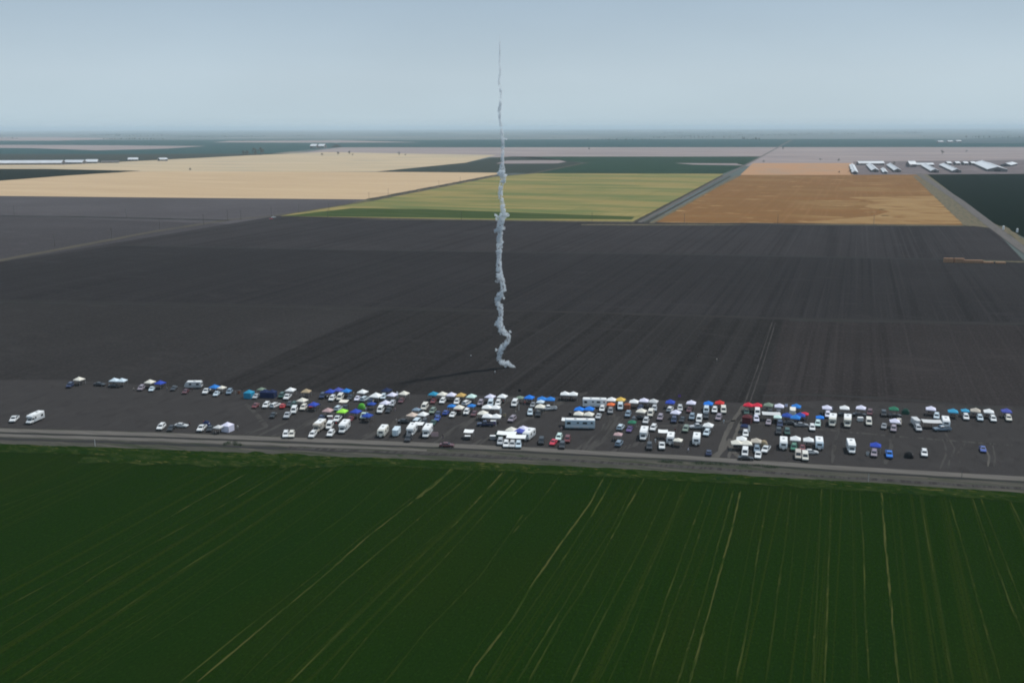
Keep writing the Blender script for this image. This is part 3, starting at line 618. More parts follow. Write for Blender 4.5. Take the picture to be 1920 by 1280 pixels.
def valance_parts(sx, sy, x_off, eave, key):
    out = []
    for x0, x1, y0, y1 in ((-sx / 2, sx / 2, -sy / 2 - .02, -sy / 2 + .01), (-sx / 2, sx / 2, sy / 2 - .01, sy / 2 + .02), (-sx / 2 - .02, -sx / 2 + .01, -sy / 2, sy / 2), (sx / 2 - .01, sx / 2 + .02, -sy / 2, sy / 2)):
        a = MB(); a.box(x_off + x0, x_off + x1, y0, y1, eave - .26, eave + .01); out.append(('valance', a.mesh('valance'), key, []))
    return out
def k_canopy(units=1, s=3.05, walls=0, eave=2.15, peak=3.15):
    P = []; tot = units * s
    for k in range(units):
        xo = -tot / 2 + s * (k + .5)
        P.append(('canopy_roof', canopy_roof(s, s, xo, eave, peak).mesh('canopy_roof'), 'cloth:*', valance_parts(s, s, xo, eave, 'cloth:*')))
    for k in range(units + 1):
        for y in (-s / 2 + .06, s / 2 - .06):
            x = -tot / 2 + s * k; x += .06 if k == 0 else (-.06 if k == units else 0)
            a = MB(); a.box(x - .035, x + .035, y - .035, y + .035, 0, eave + .02); P.append(('leg', a.mesh('leg'), 'metal', []))
    def wall(x0, x1, y0, y1):
        a = MB(); a.box(x0, x1, y0, y1, .05, eave - .27); P.append(('side_wall', a.mesh('side_wall'), 'cloth:*', []))
    if walls >= 1: wall(-tot / 2 + .1, tot / 2 - .1, s / 2 - .01, s / 2 + .015)
    if walls >= 2: wall(tot / 2 - .005, tot / 2 + .02, -s / 2 + .1, s / 2 - .1)
    if walls >= 3: wall(-tot / 2 + .1, tot / 2 - .1, -s / 2 - .015, -s / 2 + .01)
    return P
def k_flat(L=6.0, D=3.0, h=2.25):
    r = MB(); n = 6
    for k in range(n):
        x0 = -L / 2 + L * k / n; x1 = x0 + L / n
        z = [h + .12 - .10 * math.sin(math.pi * t) for t in (k / n, (k + 1) / n)]
        r.loft([[(x0, -D / 2, z[0] - .22), (x0, D / 2, z[0]), (x0, D / 2, z[0] + .04), (x0, -D / 2, z[0] - .18)], [(x1, -D / 2, z[1] - .22), (x1, D / 2, z[1]), (x1, D / 2, z[1] + .04), (x1, -D / 2, z[1] - .18)]])
    P = [('awning_sheet', r.mesh('awning_sheet'), 'cloth:*', [])]
    for x in (-L / 2 + .08, 0, L / 2 - .08):
        for y in (-D / 2 + .08, D / 2 - .08):
            a = MB(); a.box(x - .03, x + .03, y - .03, y + .03, 0, h - .12 + (y > 0) * .1); P.append(('leg', a.mesh('leg'), 'metal', []))
    return P
def k_tent(sx=2.7, sy=2.4, h=1.9):
    b = MB(); rings = []
    for k in range(7):
        t = k / 6 * math.pi / 2 * .93; c = math.cos(t); z = h * math.sin(t)
        rings.append([(sx / 2 * c * (abs(math.cos(a)) ** .6) * math.copysign(1, math.cos(a)), sy / 2 * c * (abs(math.sin(a)) ** .6) * math.copysign(1, math.sin(a)), z) for a in [2 * math.pi * (j + .5) / 12 for j in range(12)]])
    b.loft(rings)
    d = MB(); d.slab([(sx * .44, -.42, .08), (sx * .44, .42, .08), (sx * .37, .22, 1.15), (sx * .37, -.22, 1.15)], .12)
    P = [('tent_fly', b.mesh('tent_fly'), 'cloth:*', []), ('door_flap', d.mesh('door_flap'), 'cloth:palegrey', [])]
    for sgn in (-1, 1):
        a = MB(); pts = [Vector((sx / 2 * 1.02 * math.cos(t), sgn * sy / 2 * 1.02 * math.cos(t), h * 1.03 * math.sin(t))) for t in [math.pi * k / 10 for k in range(11)]]
        for p, q in zip(pts, pts[1:]): a.cyl(p, q, .025, n=5)
        P.append(('tent_pole', a.mesh('tent_pole'), 'trim', []))
    return P
def k_mast(h=4.8):
    a = MB(); a.cyl((0, 0, 0), (0, 0, h), .05, .03, 8)
    f = MB()
    for k in range(5):
        x0, x1 = .03 + .2 * k, .23 + .2 * k; y0, y1 = .05 * math.sin(k * 1.3), .05 * math.sin((k + 1) * 1.3)
        f.loft([[(x0, y0, h - 1.1), (x0, y0 + .02, h - 1.1), (x0, y0 + .02, h - .15), (x0, y0, h - .15)], [(x1, y1, h - 1.15), (x1, y1 + .02, h - 1.15), (x1, y1 + .02, h - .2), (x1, y1, h - .2)]])
    s = MB(); s.box(-.3, .3, -.3, .3, 0, .06)
    return [('pole', a.mesh('pole'), 'trim', []), ('flag', f.mesh('flag'), 'cloth:*', []), ('base', s.mesh('base'), 'trim', [])]
def k_banner():
    a = MB(); a.cyl((0, 0, 0), (0, 0, 3.0), .04, .02, 6)
    f = MB(); pts = [(0, .5), (.62, .7), (.66, 2.4), (.45, 2.85), (.03, 3.0)]
    f.loft([[(x, y, z) for x, z in [(.03, .5)] + pts[1:]] for y in (-.015, .015)])
    s = MB(); s.box(-.3, .3, -.3, .3, 0, .06)
    return [('pole', a.mesh('pole'), 'metal', []), ('banner_cloth', f.mesh('banner_cloth'), 'cloth:*', []), ('base', s.mesh('base'), 'trim', [])]
def k_post():
    a = MB(); a.cyl((0, 0, 0), (0, 0, 2.6), .07, .06, 8); c = MB(); c.cyl((0, 0, 2.6), (0, 0, 2.7), .08, .03, 8)
    return [('post', a.mesh('post'), 'shell:*', []), ('cap', c.mesh('cap'), 'trim', [])]
def k_board():
    a = MB(); a.box(-1.2, 1.2, -.04, .04, .5, 1.9); P = [('panel', a.mesh('panel'), 'cloth:*', [])]
    for s in (-1, 1):
        b = MB(); b.box(s * 1.0 - .05, s * 1.0 + .05, .045, .12, 0, 1.7); P.append(('leg', b.mesh('leg'), 'trim', []))
    return P
def k_bin():
    a = MB(); a.loft([[(r * math.cos(2 * math.pi * k / 12), r * math.sin(2 * math.pi * k / 12), z) for k in range(12)] for z, r in ((0, .42), (.05, .45), (1.15, .55), (1.2, .55))]); l = MB(); l.cyl((0, 0, 1.2), (0, 0, 1.32), .58, .4, 12)
    return [('drum', a.mesh('drum'), 'shell:*', []), ('lid', l.mesh('lid'), 'trim', [])]
def k_cooler():
    a = MB(); a.box(-.9, .9, -.55, .55, .12, 1.25, b=.06); l = MB(); l.box(-.93, .93, -.58, .58, 1.25, 1.42, b=.05); P = [('crate', a.mesh('crate'), 'shell:*', []), ('lid', l.mesh('lid'), 'shell:white', [])]
    for s in (-1, 1):
        b = MB(); b.box(s * .7 - .06, s * .7 + .06, -.5, .5, 0, .12); P.append(('runner', b.mesh('runner'), 'trim', []))
    return P
def k_shade_table():  # added dark filler that deepens the shade beneath a canopy
    t = MB(); t.box(-1.0, 1.0, -.4, .4, .70, .75); P = [('table_top', t.mesh('table_top'), 'shell:grey', [])]
    for x in (-.9, .9):
        for y in (-.32, .32):
            a = MB(); a.box(x - .02, x + .02, y - .02, y + .02, 0, .70); P.append(('leg', a.mesh('leg'), 'trim', []))
    for x0, x1, z, k in ((-.85, -.25, .45, 'dark'), (-.1, .35, .30, 'maroon'), (.5, .9, .38, 'black')):
        b = MB(); b.box(x0, x1, -.28, .28, .75, .75 + z, b=.03); P.append(('gear_box', b.mesh('gear_box'), 'shell:' + k, []))
    return P
def person_mesh(pose):
    """one continuous skinned figure 1.75 m tall, hands with five fingers"""
    V, E, Rr = [], [], []
    def add(p, r, link=None):
        V.append(p); Rr.append(r if isinstance(r, tuple) else (r, r))
        if link is not None: E.append((link, len(V) - 1))
        return len(V) - 1
    pel = add((0, 0, .96), (.155, .11)); waist = add((0, .0, 1.10), (.145, .10), pel); ch = add((0, 0, 1.30), (.17, .115), waist); nk = add((0, 0, 1.47), .055, ch)
    add((0, -.005, 1.53), .06, nk); hd = add((0, -.01, 1.62), (.078, .095), len(V) - 1); add((0, -.0, 1.71), (.06, .07), hd); add((0, -.105, 1.61), .012, hd)
    for s in (-1, 1):
        sw = .16 if (pose and s > 0) else (-.14 if pose else 0)
        hip = add((s * .095, 0, .90), .095, pel); kn = add((s * .105, -sw, .50), .062, hip); an = add((s * .11, -sw + (.10 if sw < 0 else 0), .10), .042, kn); add((s * .12, -sw + (.10 if sw < 0 else 0) - .15, .04), (.045, .032), an)
        sh = add((s * .19, 0, 1.40), .062, ch); el = add((s * .26, .03 + sw * .5, 1.13), .044, sh); wr = add((s * .27, -.05 + sw, .90), .030, el); pa = add((s * .272, -.065 + sw, .83), (.020, .036), wr)
        for k in range(4): a = add((s * .272, -.098 + sw + k * .022, .775 - (.006 if k in (1, 2) else 0)), .009, pa); add((s * .262, -.100 + sw + k * .022, .735 - (.012 if k in (1, 2) else 0)), .008, a)
        t = add((s * .262, -.105 + sw, .83), .010, pa); add((s * .255, -.122 + sw, .79), .009, t)
    me = bpy.data.meshes.new('skeleton'); me.from_pydata(V, E, []); o = link(bpy.data.objects.new('skeleton', me))
    sk = o.modifiers.new('skin', 'SKIN'); sk.use_smooth_shade = True
    for i, r in enumerate(Rr): me.skin_vertices[0].data[i].radius = r
    me.skin_vertices[0].data[0].use_root = True
    o.modifiers.new('sub', 'SUBSURF').levels = 1
    dg = bpy.context.evaluated_depsgraph_get(); out = bpy.data.meshes.new_from_object(o.evaluated_get(dg)); out.name = 'person'
    bpy.data.objects.remove(o)
    mi = []
    for p in out.polygons:
        c = p.center
        if c.z > 1.645 or (c.z > 1.56 and c.y > .03): k = 3
        elif c.z > 1.47 or (abs(c.x) > .22 and c.z < 1.0): k = 0
        elif c.z > .94: k = 1
        elif c.z > .09: k = 2
        else: k = 4
        mi.append(k)
    out.materials.clear()
    for _ in range(5): out.materials.append(None)
    out.polygons.foreach_set('material_index', mi)
    return out
_pers = {}
def person(x, y, z_ground, rz, shirt, trousers, label, pose=0):
    if pose not in _pers: _pers[pose] = person_mesh(pose)
    key = (pose, shirt, trousers)
    if key not in _pers:
        m = _pers[pose].copy()
        for i, mk in enumerate(('skin', 'cloth:' + shirt, 'cloth:' + trousers, 'hair', 'trim')): m.materials[i] = mat(mk)
        _pers[key] = m
    o = link(bpy.data.objects.new('person', _pers[key])); o.location = (x, y, z_ground); o.rotation_euler = (0, 0, R(rz))
    return tag(o, label, 'person', 'people at the camp and on the field')

KINDS = dict(  # builder, object name, category, group, reference height, footprint (length, width)
    sedan=(k_sedan, 'parked_car', 'car', 'cars parked in the camp', .75, (4.7, 1.85)), suv=(k_suv, 'parked_suv', 'car', 'cars parked in the camp', .9, (4.75, 1.95)),
    pickup=(k_pickup, 'pickup_truck', 'pickup', 'pickups parked in the camp', .9, (5.8, 2.0)), van=(k_van, 'parked_van', 'van', 'vans parked in the camp', 1.1, (5.3, 2.0)),
    motorhome=(k_motorhome, 'motorhome', 'motorhome', 'motorhomes in the camp', 1.6, (7.4, 2.5)), coach=(k_coach, 'motorhome', 'motorhome', 'motorhomes in the camp', 1.7, (10.8, 2.6)),
    trailer=(k_trailer, 'travel_trailer', 'trailer', 'travel trailers in the camp', 1.5, (6.5, 2.45)), cargo=(k_cargo, 'cargo_trailer', 'trailer', 'cargo trailers in the camp', 1.3, (4.8, 2.2)),
    canopy=(lambda: k_canopy(1), 'pop_up_canopy', 'canopy', 'pop-up canopies in the camp', 2.5, (3.0, 3.0)), canopy_s=(lambda: k_canopy(1, 2.5, 0, 2.0, 2.7), 'pop_up_canopy', 'canopy', 'pop-up canopies in the camp', 2.3, (2.5, 2.5)),
    canopy_l=(lambda: k_canopy(1, 3.8, 0, 2.3, 3.5), 'pop_up_canopy', 'canopy', 'pop-up canopies in the camp', 2.8, (3.8, 3.8)),
    canopy_ws=(lambda: k_canopy(1, 2.1, 3, 1.9, 2.5), 'walled_canopy', 'canopy', 'walled canopies in the camp', 1.6, (2.1, 2.1)),
    canopy2=(lambda: k_canopy(2), 'pop_up_canopy', 'canopy', 'pop-up canopies in the camp', 2.5, (6.1, 3.0)), canopy_w=(lambda: k_canopy(1, 3.05, 3), 'walled_canopy', 'canopy', 'walled canopies in the camp', 1.9, (3.0, 3.0)), canopy2_w=(lambda: k_canopy(2, 2.9, 3), 'walled_canopy', 'canopy', 'walled canopies in the camp', 1.9, (5.8, 3.0)),
    flat=(lambda: k_flat(6.0), 'flat_awning', 'awning', 'flat awnings in the camp', 2.2, (6.0, 3.0)), flat_s=(lambda: k_flat(3.0, 2.6), 'flat_awning', 'awning', 'flat awnings in the camp', 2.2, (3.0, 2.6)),
    tent=(k_tent, 'dome_tent', 'tent', 'dome tents in the camp', .9, (2.7, 2.4)), mast=(k_mast, 'flag_mast', 'mast', 'masts and banners in the camp', 3.0, (.6, .6)), banner=(k_banner, 'feather_banner', 'banner', 'masts and banners in the camp', 1.5, (.7, .6)),
    post=(k_post, 'marker_post', 'post', 'posts in the camp', 1.3, (.3, .3)), board=(k_board, 'sign_board', 'board', None, 1.1, (2.4, .3)), table=(k_shade_table, 'added_gear_table', 'table', 'gear tables added to darken the shade under canopies', .7, (2.0, .8)), bin=(k_bin, 'waste_drum', 'drum', 'drums and crates in the camp', .6, (1.1, 1.1)), cooler=(k_cooler, 'storage_crate', 'crate', 'drums and crates in the camp', .7, (1.9, 1.2)))
_parts, _mesh_of = {}, {}
def coloured(me, key):
    k = (me.name, key)
    if k not in _mesh_of:
        c = me.copy(); c.materials.append(mat(key)); _mesh_of[k] = c
    return _mesh_of[k]
def place(kind, colour, loc, rz, label):
    builder, name, cat, group, zref, fp = KINDS[kind]
    if kind not in _parts: _parts[kind] = builder()
    root = link(bpy.data.objects.new(name, None)); root.location = loc; root.rotation_euler = (0, 0, R(rz)); root.empty_display_size = .3
    tag(root, label, cat, group)
    def add(parts, parent):
        for pn, me, key, subs in parts:
            o = link(bpy.data.objects.new(pn, coloured(me, key.replace('*', colour))), parent)
            add(subs, o)
    add(_parts[kind], root)
    return root

# ------------------------------------------------------------------ the camp: kind | picture x | picture y of its middle | heading | colour | label
CAMP = '''
pickup|26.5|785|235|white|white pickup farthest left, alone by the dirt road
motorhome|65|783|222|white|white and grey motorhome at far left beside the lone white pickup
canopy|145.6|712|f|cream|small off-white canopy leftmost in the back row
suv|134|720|232|navy|dark blue car in front of the leftmost back row canopy
sedan|187|720|r|black|long black car end to end with the silver double canopy at left
canopy2|220|713.5|r|ice|wide silver white double canopy near the left end of the back row
sedan|216|722|r|black|black car in the shade under the silver double canopy
canopy|279|717|f|cream|cream canopy touching the blue canopy near the left end
canopy|298|719|f|royal|blue canopy right of the cream one near the left end
suv|266|726|232|mauve|dark grey car left of the cream canopy near the left end
sedan|288|726.5|f|ice|pale blue car in front of the leftmost blue canopy
sedan|326|727.5|236|dark|lone dark car between the blue canopy and the long white trailer
trailer|363|721|181|palegrey|white travel trailer seen side on in the left back row
sedan|348|733.5|232|maroon|dark red car at the tail of the side-on left trailer
pickup|389|733|228|white|white pickup left of the small blue canopy in the left back row
canopy|400|725|f|skyblue|small sky blue canopy behind a white pickup, left back row
sedan|406|737.5|230|ice|pale silver car right of the white pickup, left back row
canopy_s|416|726|f|cream|tiny cream canopy right of the sky blue one, left back row
suv|430|734|240|steel|grey green car standing alone right of the tiny cream canopy
bin|448|735|0|rust|brown drum alone left of the teal tent
canopy_w|467|737|f|teal|teal walled canopy left of the navy shelter
sedan|480|742.5|215|silver|silver lilac car at the foot of the teal walled canopy
canopy2_w|503|736|r|navy|dark navy double shelter with walls in the left back row
canopy_s|490|729|f|sage|small grey green canopy behind the navy shelter
sedan|479|760|215|darkred|dark red car at left end of the second row
suv|499|759|225|white|white car right of the dark red one, second row left
suv|520|759|70|white|white car with dark nose in the middle of the short second row at left
sedan|530|760.5|90|red|red car at the right end of the short second row at left
sedan|512|778|236|black|black car alone below the short second row at left
suv|302|799.5|215|white|white car alone near the road left of the black and grey pair
sedan|322|801|232|black|black car by the road, left of a pale grey car
sedan|339|798|r|palegrey|pale grey car by the road, right of a black car
pickup|378|802|222|white|white pickup by the road below a small blue tent at left
tent|387|794|f|navy|small dark blue tent behind the white pickup by the road at left
sedan|394|803|240|black|black car between a white pickup and a small pale canopy by the road
canopy_s|410|799|f|palegrey|small pale grey canopy left of the bright white walled canopy
canopy_w|426|799|f|lilac|bright white walled canopy with lilac front by the road at left
canopy|544|730.5|f|white|white canopy in back row behind a white pickup, right of the navy shelter
suv|529|741|232|darkgreen|dark green car left of the white pickup under a white canopy
pickup|539|743.5|225|white|white pickup in front of a white canopy, left of the tan canopy
canopy|574|733|r|tan|tan canopy alone in the back row left of three blue canopies
canopy|618|734|f|royal|left blue canopy of the row of three blue canopies
canopy|632.5|734|f|indigo|middle indigo canopy of the row of three blue canopies
canopy|647|734|f|skyblue|right lighter blue canopy of the row of three
suv|606|741.5|236|navy|dark blue car left of the row of three blue canopies
suv|625|743|225|white|left white car in front of the row of three blue canopies
van|639|742|236|cream|cream van in front of the row of three blue canopies
sedan|657|744|232|dark|dark car at the right end of the row of three blue canopies
sedan|542|757|232|dark|dark car left of the rounded cream canopy, second row
canopy|563|751|f|cream|cream canopy in second row, left of a blue canopy with red car
suv|551|758.5|240|darkgreen|dark teal car below left of the second row cream canopy
suv|570|762|230|cream|off-white car in front of the second row cream canopy
canopy|590|754.5|f|royal|blue canopy above a bright red car
sedan|584|762.5|225|red|bright red car at the foot of a blue canopy
pickup|541|775|240|silver|silver pickup standing left of the white camper below the second row
van|549|771|245|white|white van leaning against the silver pickup below the second row
suv|536|814|268|white|left one of two white roofed cars by the road
suv|546.5|814|268|cream|right one of two white roofed cars by the road
suv|586|814|230|white|white car with black nose by the road left of the beige motorhome
motorhome|598|799|236|beige|beige motorhome left of the big white motorhome at left
sedan|604|780.5|240|navy|navy car in front of the pink canopy
canopy|613|771.5|f|pink|dusty pink canopy left of the lime green canopy
cooler|619|783|0|pink|pinkish crate right of the navy car near the pink canopy
van|618|797|240|white|small white van between the beige motorhome and the big white motorhome
suv|620|812|232|white|white car by the road below the small white van
motorhome|645|800|248|white|big white motorhome with side windows below the lime green canopy
pickup|634|782.5|225|white|white pickup right below the lime green canopy
canopy|640.6|772.5|f|lime|bright lime green canopy
flat_s|644|754.5|r|cream|flat cream awning below the row of three blue canopies
suv|637|764|75|ice|pale car with dark side under the flat cream awning
suv|646|764|f|black|black car under the flat cream awning
tent|678|761|f|green|leaf green dome tent beside a blue canopy
canopy|666|773.5|f|royal|blue canopy above the dark red car near the lime canopy
sedan|659|782|232|darkred|dark red car between the lime and the blue canopy
canopy|690|775|f|blue|blue canopy behind the white pickup, below the green tent
pickup|680|782|240|mint|white pickup in front of a blue canopy, right of the dark red car
canopy|679|735.5|f|white|white canopy right of the row of three blue canopies
sedan|671|745|236|lilac|lilac grey car at the left foot of a white canopy
suv|684|747|70|ice|pale teal car at the right foot of a white canopy, back row
canopy_l|706|738|f|white|large white peaked canopy left of the dark blue canopy in the back row
canopy|722|737.5|f|navy|dark blue canopy wedged between two white ones in the back row
canopy|735|740.5|f|lilac|pinkish white canopy right of the dark blue one, back row
banner|743.5|742|0|white|white feather banner at the right edge of the pinkish white canopy
sedan|733|749.5|r|black|black car in the shade of the pinkish white canopy
suv|718|745|250|ice|pale silver car between the large white canopy and the pinkish one
suv|697|748|236|navy|navy car under the left side of the large white canopy
canopy|757|738|f|cream|cream canopy alone right of the white feather banner
sedan|753|749.5|232|maroon|dark car at the foot of the cream canopy beside the feather banner
canopy_s|697|756.5|f|blue|small deep blue canopy above the white van, third row
canopy|722|756|f|lilac|lilac white canopy above a white van in the second row
van|714|766|236|white|white van left below the lilac white canopy
suv|734|759|232|silver|silver car right under the lilac white canopy
sedan|730|765.5|232|black|black car below the lilac white canopy
trailer|718|808|249|cream|white travel trailer seen end on by the road, left of the cargo trailer
cargo|743|809|250|ice|small white cargo trailer by the road between two bigger trailers
motorhome|772|805|249|white|tall white motorhome with dark car at its front by the road
flat_s|785|797.5|r|white|small white awning on the right of the tall motorhome by the road
suv|766|820|240|dark|dark car parked at the nose of the tall white motorhome
motorhome|801|808|251|white|bright white motorhome with lit right side next to the pink board
board|815|815|0|pink|pinkish board right of the bright white motorhome
sedan|838|833.5|r|maroon|dark red car driving on the dirt road
canopy|774|778|f|peach|peach coloured canopy left of a white one, middle of the camp
canopy|791|778|f|white|white canopy right of the peach one, middle of the camp
sedan|759|789|r|black|black car left of the peach canopy
van|784|788|80|ice|pale teal van between the peach and the white canopy
suv|795|789.5|f|dark|dark car under the white canopy next to the peach one
canopy_s|781|767|f|steel|small blue grey canopy behind the peach canopy
van|796|762|236|cream|cream van behind the white canopy of the peach pair
suv|811|770|232|sage|grey green car right of the cream van
sedan|821|775.5|236|navy|navy car right of the grey green car
sedan|820|784|240|blue|blue car below the navy car, middle of the camp
sedan|812|792|232|darkgreen|dark green car below the blue car, middle of the camp
canopy|812|739.5|f|teal|teal blue canopy left of the two white peaks in the back row
sedan|813|750|236|darkred|dark red car under the teal blue canopy
canopy|829|739.5|f|cream|cream canopy between the teal blue and the lilac canopy, back row
suv|831|750|236|white|white car at the foot of the cream and lilac canopies
canopy|845.5|739.5|f|lilac|lilac white peaked canopy left of the gold canopy
canopy|864|742|f|gold|golden tan canopy in the back row
suv|857|751|240|white|white car under the golden tan canopy
canopy|884|743|f|mint|pale green white canopy right of the golden one
suv|875|754|70|white|white car left under the pale green white canopy
canopy_s|848|760.5|f|skyblue|small blue canopy left of the cream one in the middle row
canopy|861|761.5|f|cream|cream canopy above a dark red car, right of a small blue canopy
sedan|859|769|236|darkred|dark red car under the middle row cream canopy
canopy_s|884|761.5|f|skyblue|small blue canopy right of the cream one in the middle row
sedan|836|773|80|blue|bright blue car left of a white and green car, middle row
sedan|849|775|225|white|white car right of the bright blue car, middle row
suv|875|770|240|white|white car in front of the right small blue canopy, middle row
sedan|889|775|232|maroon|dark maroon car right of that white car by the right small blue canopy
suv|901|755|240|mauve|dark grey car left of the lilac white tent cluster
flat_s|879|811|r|white|small white roofed shade stand alone by the road
cooler|877|819|0|dark|dark crate under the lone white shade stand by the road
canopy|919|744.5|f|lilac|lilac white canopy at the back of the white cluster
van|920|754|255|ice|pale van under the back canopy of the white cluster
canopy|942|743.5|f|white|white canopy right at the back of the white cluster
suv|934|754|240|white|white car in front of the right back canopy of the white cluster
canopy2|921|763|r|white|white double canopy in the middle of the white cluster
canopy2|922|778.5|r|white|white double canopy nearest the camera in the white cluster
canopy|905|777|f|cream|cream canopy left of the nearest double canopy of the white cluster
pickup|910|794|182|navy|navy pickup side on below the white cluster
cooler|925|790|0|purple|purple crate under the nearest white double canopy
banner|937|772|0|white|white feather banner right of the white cluster
post|930|792|0|white|white post at the right corner of the nearest double canopy
mast|971.5|741|0|black|tall mast with black flag behind the white van
van|965|753|236|white|white van at the foot of the tall black mast
canopy_s|975|745|f|sage|small grey canopy right of the tall black mast
post|973|763|0|white|thin white post below the tall black mast
suv|960|785|200|mauve|grey car with pale rack in the middle, right of the white cluster
bin|946|778|0|tan|tan drum between the white cluster and the grey car
canopy|992.5|746|f|brightblue|bright blue canopy right of the tall black mast
sedan|999|757|240|grey|grey car under the single bright blue canopy
canopy2|1024|748|r|skyblue|wide blue double canopy left of the white twin peaks
canopy_s|1013.5|752|f|ice|small pale canopy in front of the wide blue double canopy
canopy|1013|763|f|cream|cream canopy below the wide blue double canopy
pickup|1029|765|190|white|white pickup right of the cream canopy below the wide blue double canopy
suv|994|773|260|ice|blue white car left of the cream canopy below the blue double canopy
suv|1009|773|f|black|black car under the cream canopy below the blue double canopy
canopy2|1067|738|r|white|white double canopy with twin peaks farthest back, over a crowd
canopy|960|807.5|f|cream|cream canopy behind the long white shelter by the road
canopy|974|809.5|f|indigo|indigo canopy behind the long white shelter by the road
canopy|979.5|804.5|f|lilac|pale lilac canopy behind the indigo one by the road
flat|950|816.5|r|white|left half of the long white shelter by the road
flat|968|818|r|white|right half of the long white shelter by the road
suv|939|825.5|258|silver|leftmost of four cars nosed under the long white shelter
suv|951|826|258|white|second from left of four cars under the long white shelter
suv|959.5|826.5|258|palegrey|third from left of four cars under the long white shelter
suv|970|827.5|258|ice|rightmost of four cars under the long white shelter
trailer|992|821|228|white|white trailer with grey front at the right end of the long shelter
cooler|924|820|0|grey|grey crate left of the long white shelter
tent|935|817|f|darkgreen|dark teal tent at the left end of the long white shelter
suv|1015|826|258|black|black car alone right of the long white shelter
sedan|1037.5|828|215|crimson|red car by the road left of three mixed cars
suv|1048|820|236|mint|pale car behind the red car by the road
suv|1054|834|258|dark|dark green car nearest the road beside the red one
suv|1064|823|f|darkred|dark wine car right of the pale car by the road
coach|1087|794|176|paleblue|huge pale blue motorhome side on in the middle of the camp
flat_s|1062|788|r|white|white awning at the front of the huge pale blue motorhome
canopy|1085|775|f|cream|left cream canopy behind the huge pale blue motorhome
canopy|1104|776|f|cream|right cream canopy behind the huge pale blue motorhome
canopy|1086|766.5|f|brightblue|left bright blue canopy above the huge pale blue motorhome
canopy|1105|766|f|brightblue|right bright blue canopy above the huge pale blue motorhome
bin|1069|776|0|black|black drum left of the cream canopies by the pale blue motorhome
coach|1115|756.5|175|white|long white motorhome side on in the back row
suv|1129|766|250|white|white car in front of the long white motorhome's right end
sedan|1122|780|240|silver|silver car at the tail of the huge pale blue motorhome
canopy|1147.5|750.5|f|white|white canopy behind the orange one
canopy_s|1145|756|f|orange|orange canopy in the back row
suv|1144|768|258|grey|grey car below the orange canopy
canopy|1164|750|f|yellow|yellow canopy right of the orange one
van|1162.5|760|258|ice|pale van under the yellow canopy
canopy_ws|1176|760|f|rust|rust brown walled canopy right of the yellow one
canopy|1189|753|f|white|white canopy right of the rust brown one
canopy|1208|751.5|f|lilac|lilac white canopy second right of the rust brown one
sedan|1200|761.5|232|navy|dark blue car between the two white canopies right of the rust one
canopy|1226|753.5|f|palegrey|grey canopy over a silver car in the right back row
suv|1226|763.5|255|silver|silver car under the grey canopy
canopy|1204|772.5|f|cream|cream canopy left of a cream van in the second row
van|1219|774|240|cream|cream van right of the second row cream canopy
sedan|1200|783|r|black|black car in the shade below the second row cream canopy
suv|1177.5|776|240|steel|steel blue car below the rust brown canopy
sedan|1187|783.5|236|dark|dark car right below the steel blue car
canopy_s|1186|793|f|seagreen|small sea green canopy beside the purple car
sedan|1179.5|802|232|purple|purple car left below the small sea green canopy
suv|1164|800|72|ice|pale teal car left of the purple car
canopy_s|1159|813.5|f|pink|small mauve canopy above a blue grey car near the road
suv|1161|830|72|steel|blue grey car by the road below the small mauve canopy
suv|1211|788.5|245|palegrey|pale grey car below the cream van, right of the purple car
motorhome|1207|813|252|white|white roofed motorhome with dark front, beside a white pole
suv|1225|801.5|225|white|white car right behind the dark fronted motorhome
post|1217|821|0|white|white pole at the right side of the dark fronted motorhome
suv|1217.5|836|258|dark|dark car by the road right of the dark fronted motorhome
pickup|1241|835|258|white|white pickup nose to the road right of the dark car
flat_s|1246.5|816.5|r|white|white awning left of the grey fronted trailer by the road
trailer|1257|821.5|255|silver|grey fronted trailer between two white awnings by the road
canopy_s|1268|818|f|cream|tiny cream canopy right of the grey fronted trailer
suv|1238|782|240|mauve|dark mauve car right of the cream van, third row
canopy|1257.5|754.5|f|royal|blue canopy alone left of the purple flag
suv|1256|765|72|white|white car under the blue canopy left of the purple flag
mast|1271|749|0|purple|mast with purple flag in the right back row
suv|1275|765|258|palegrey|pale grey car below the purple flag
canopy|1296|754.5|f|lilac|lilac white canopy above a maroon car
sedan|1292.5|768|236|maroon|maroon car under a lilac white canopy
canopy|1268|774|f|lilac|lilac white canopy in second row over a blue car
suv|1263|785|250|navy|blue car under the second row lilac canopy
sedan|1279|786|232|black|black car right of the second row lilac canopy
suv|1297.5|781|240|steel|steel grey car right of the second row black car
van|1311|785|250|white|white van standing alone left of the vehicle track, second row
canopy|1329|757|f|brightblue|bright blue canopy left of the red canopy by the track
van|1324|768|258|ice|pale van under the bright blue canopy by the track
suv|1339|767|245|white|white car between the bright blue and the red canopy
canopy|1351|757|f|red|red canopy left of the vehicle track
van|1355|766|262|cream|cream van under the red canopy left of the track
suv|1324|779|250|dark|dark car below the pale van by the bright blue canopy
suv|1347.5|782|236|mauve|mauve grey car below the cream van, left of the track
canopy|1328|796.5|f|white|white canopy low in the block left of the track
pickup|1311|804|185|silver|silver pickup left of the low white canopy by the track
suv|1322|806|225|ice|pale car at the foot of the low white canopy by the track
suv|1286|803.5|240|sage|grey green car alone between grey trailer and silver pickup
trailer|1306|823|255|white|white trailer seen end on, nearest the vehicle track on its left
sedan|1329|848|80|navy|dark blue car at the corner of the track and the road
canopy|1404|759.5|f|crimson|left one of two red canopies right of the track
canopy|1421|760.5|f|crimson|right one of two red canopies right of the track
suv|1399|771|255|darkgreen|dark green car under the left red canopy
van|1419|771|262|white|white van under the right red canopy
suv|1418|785|262|lilac|lilac blue car below the white van at the red canopies
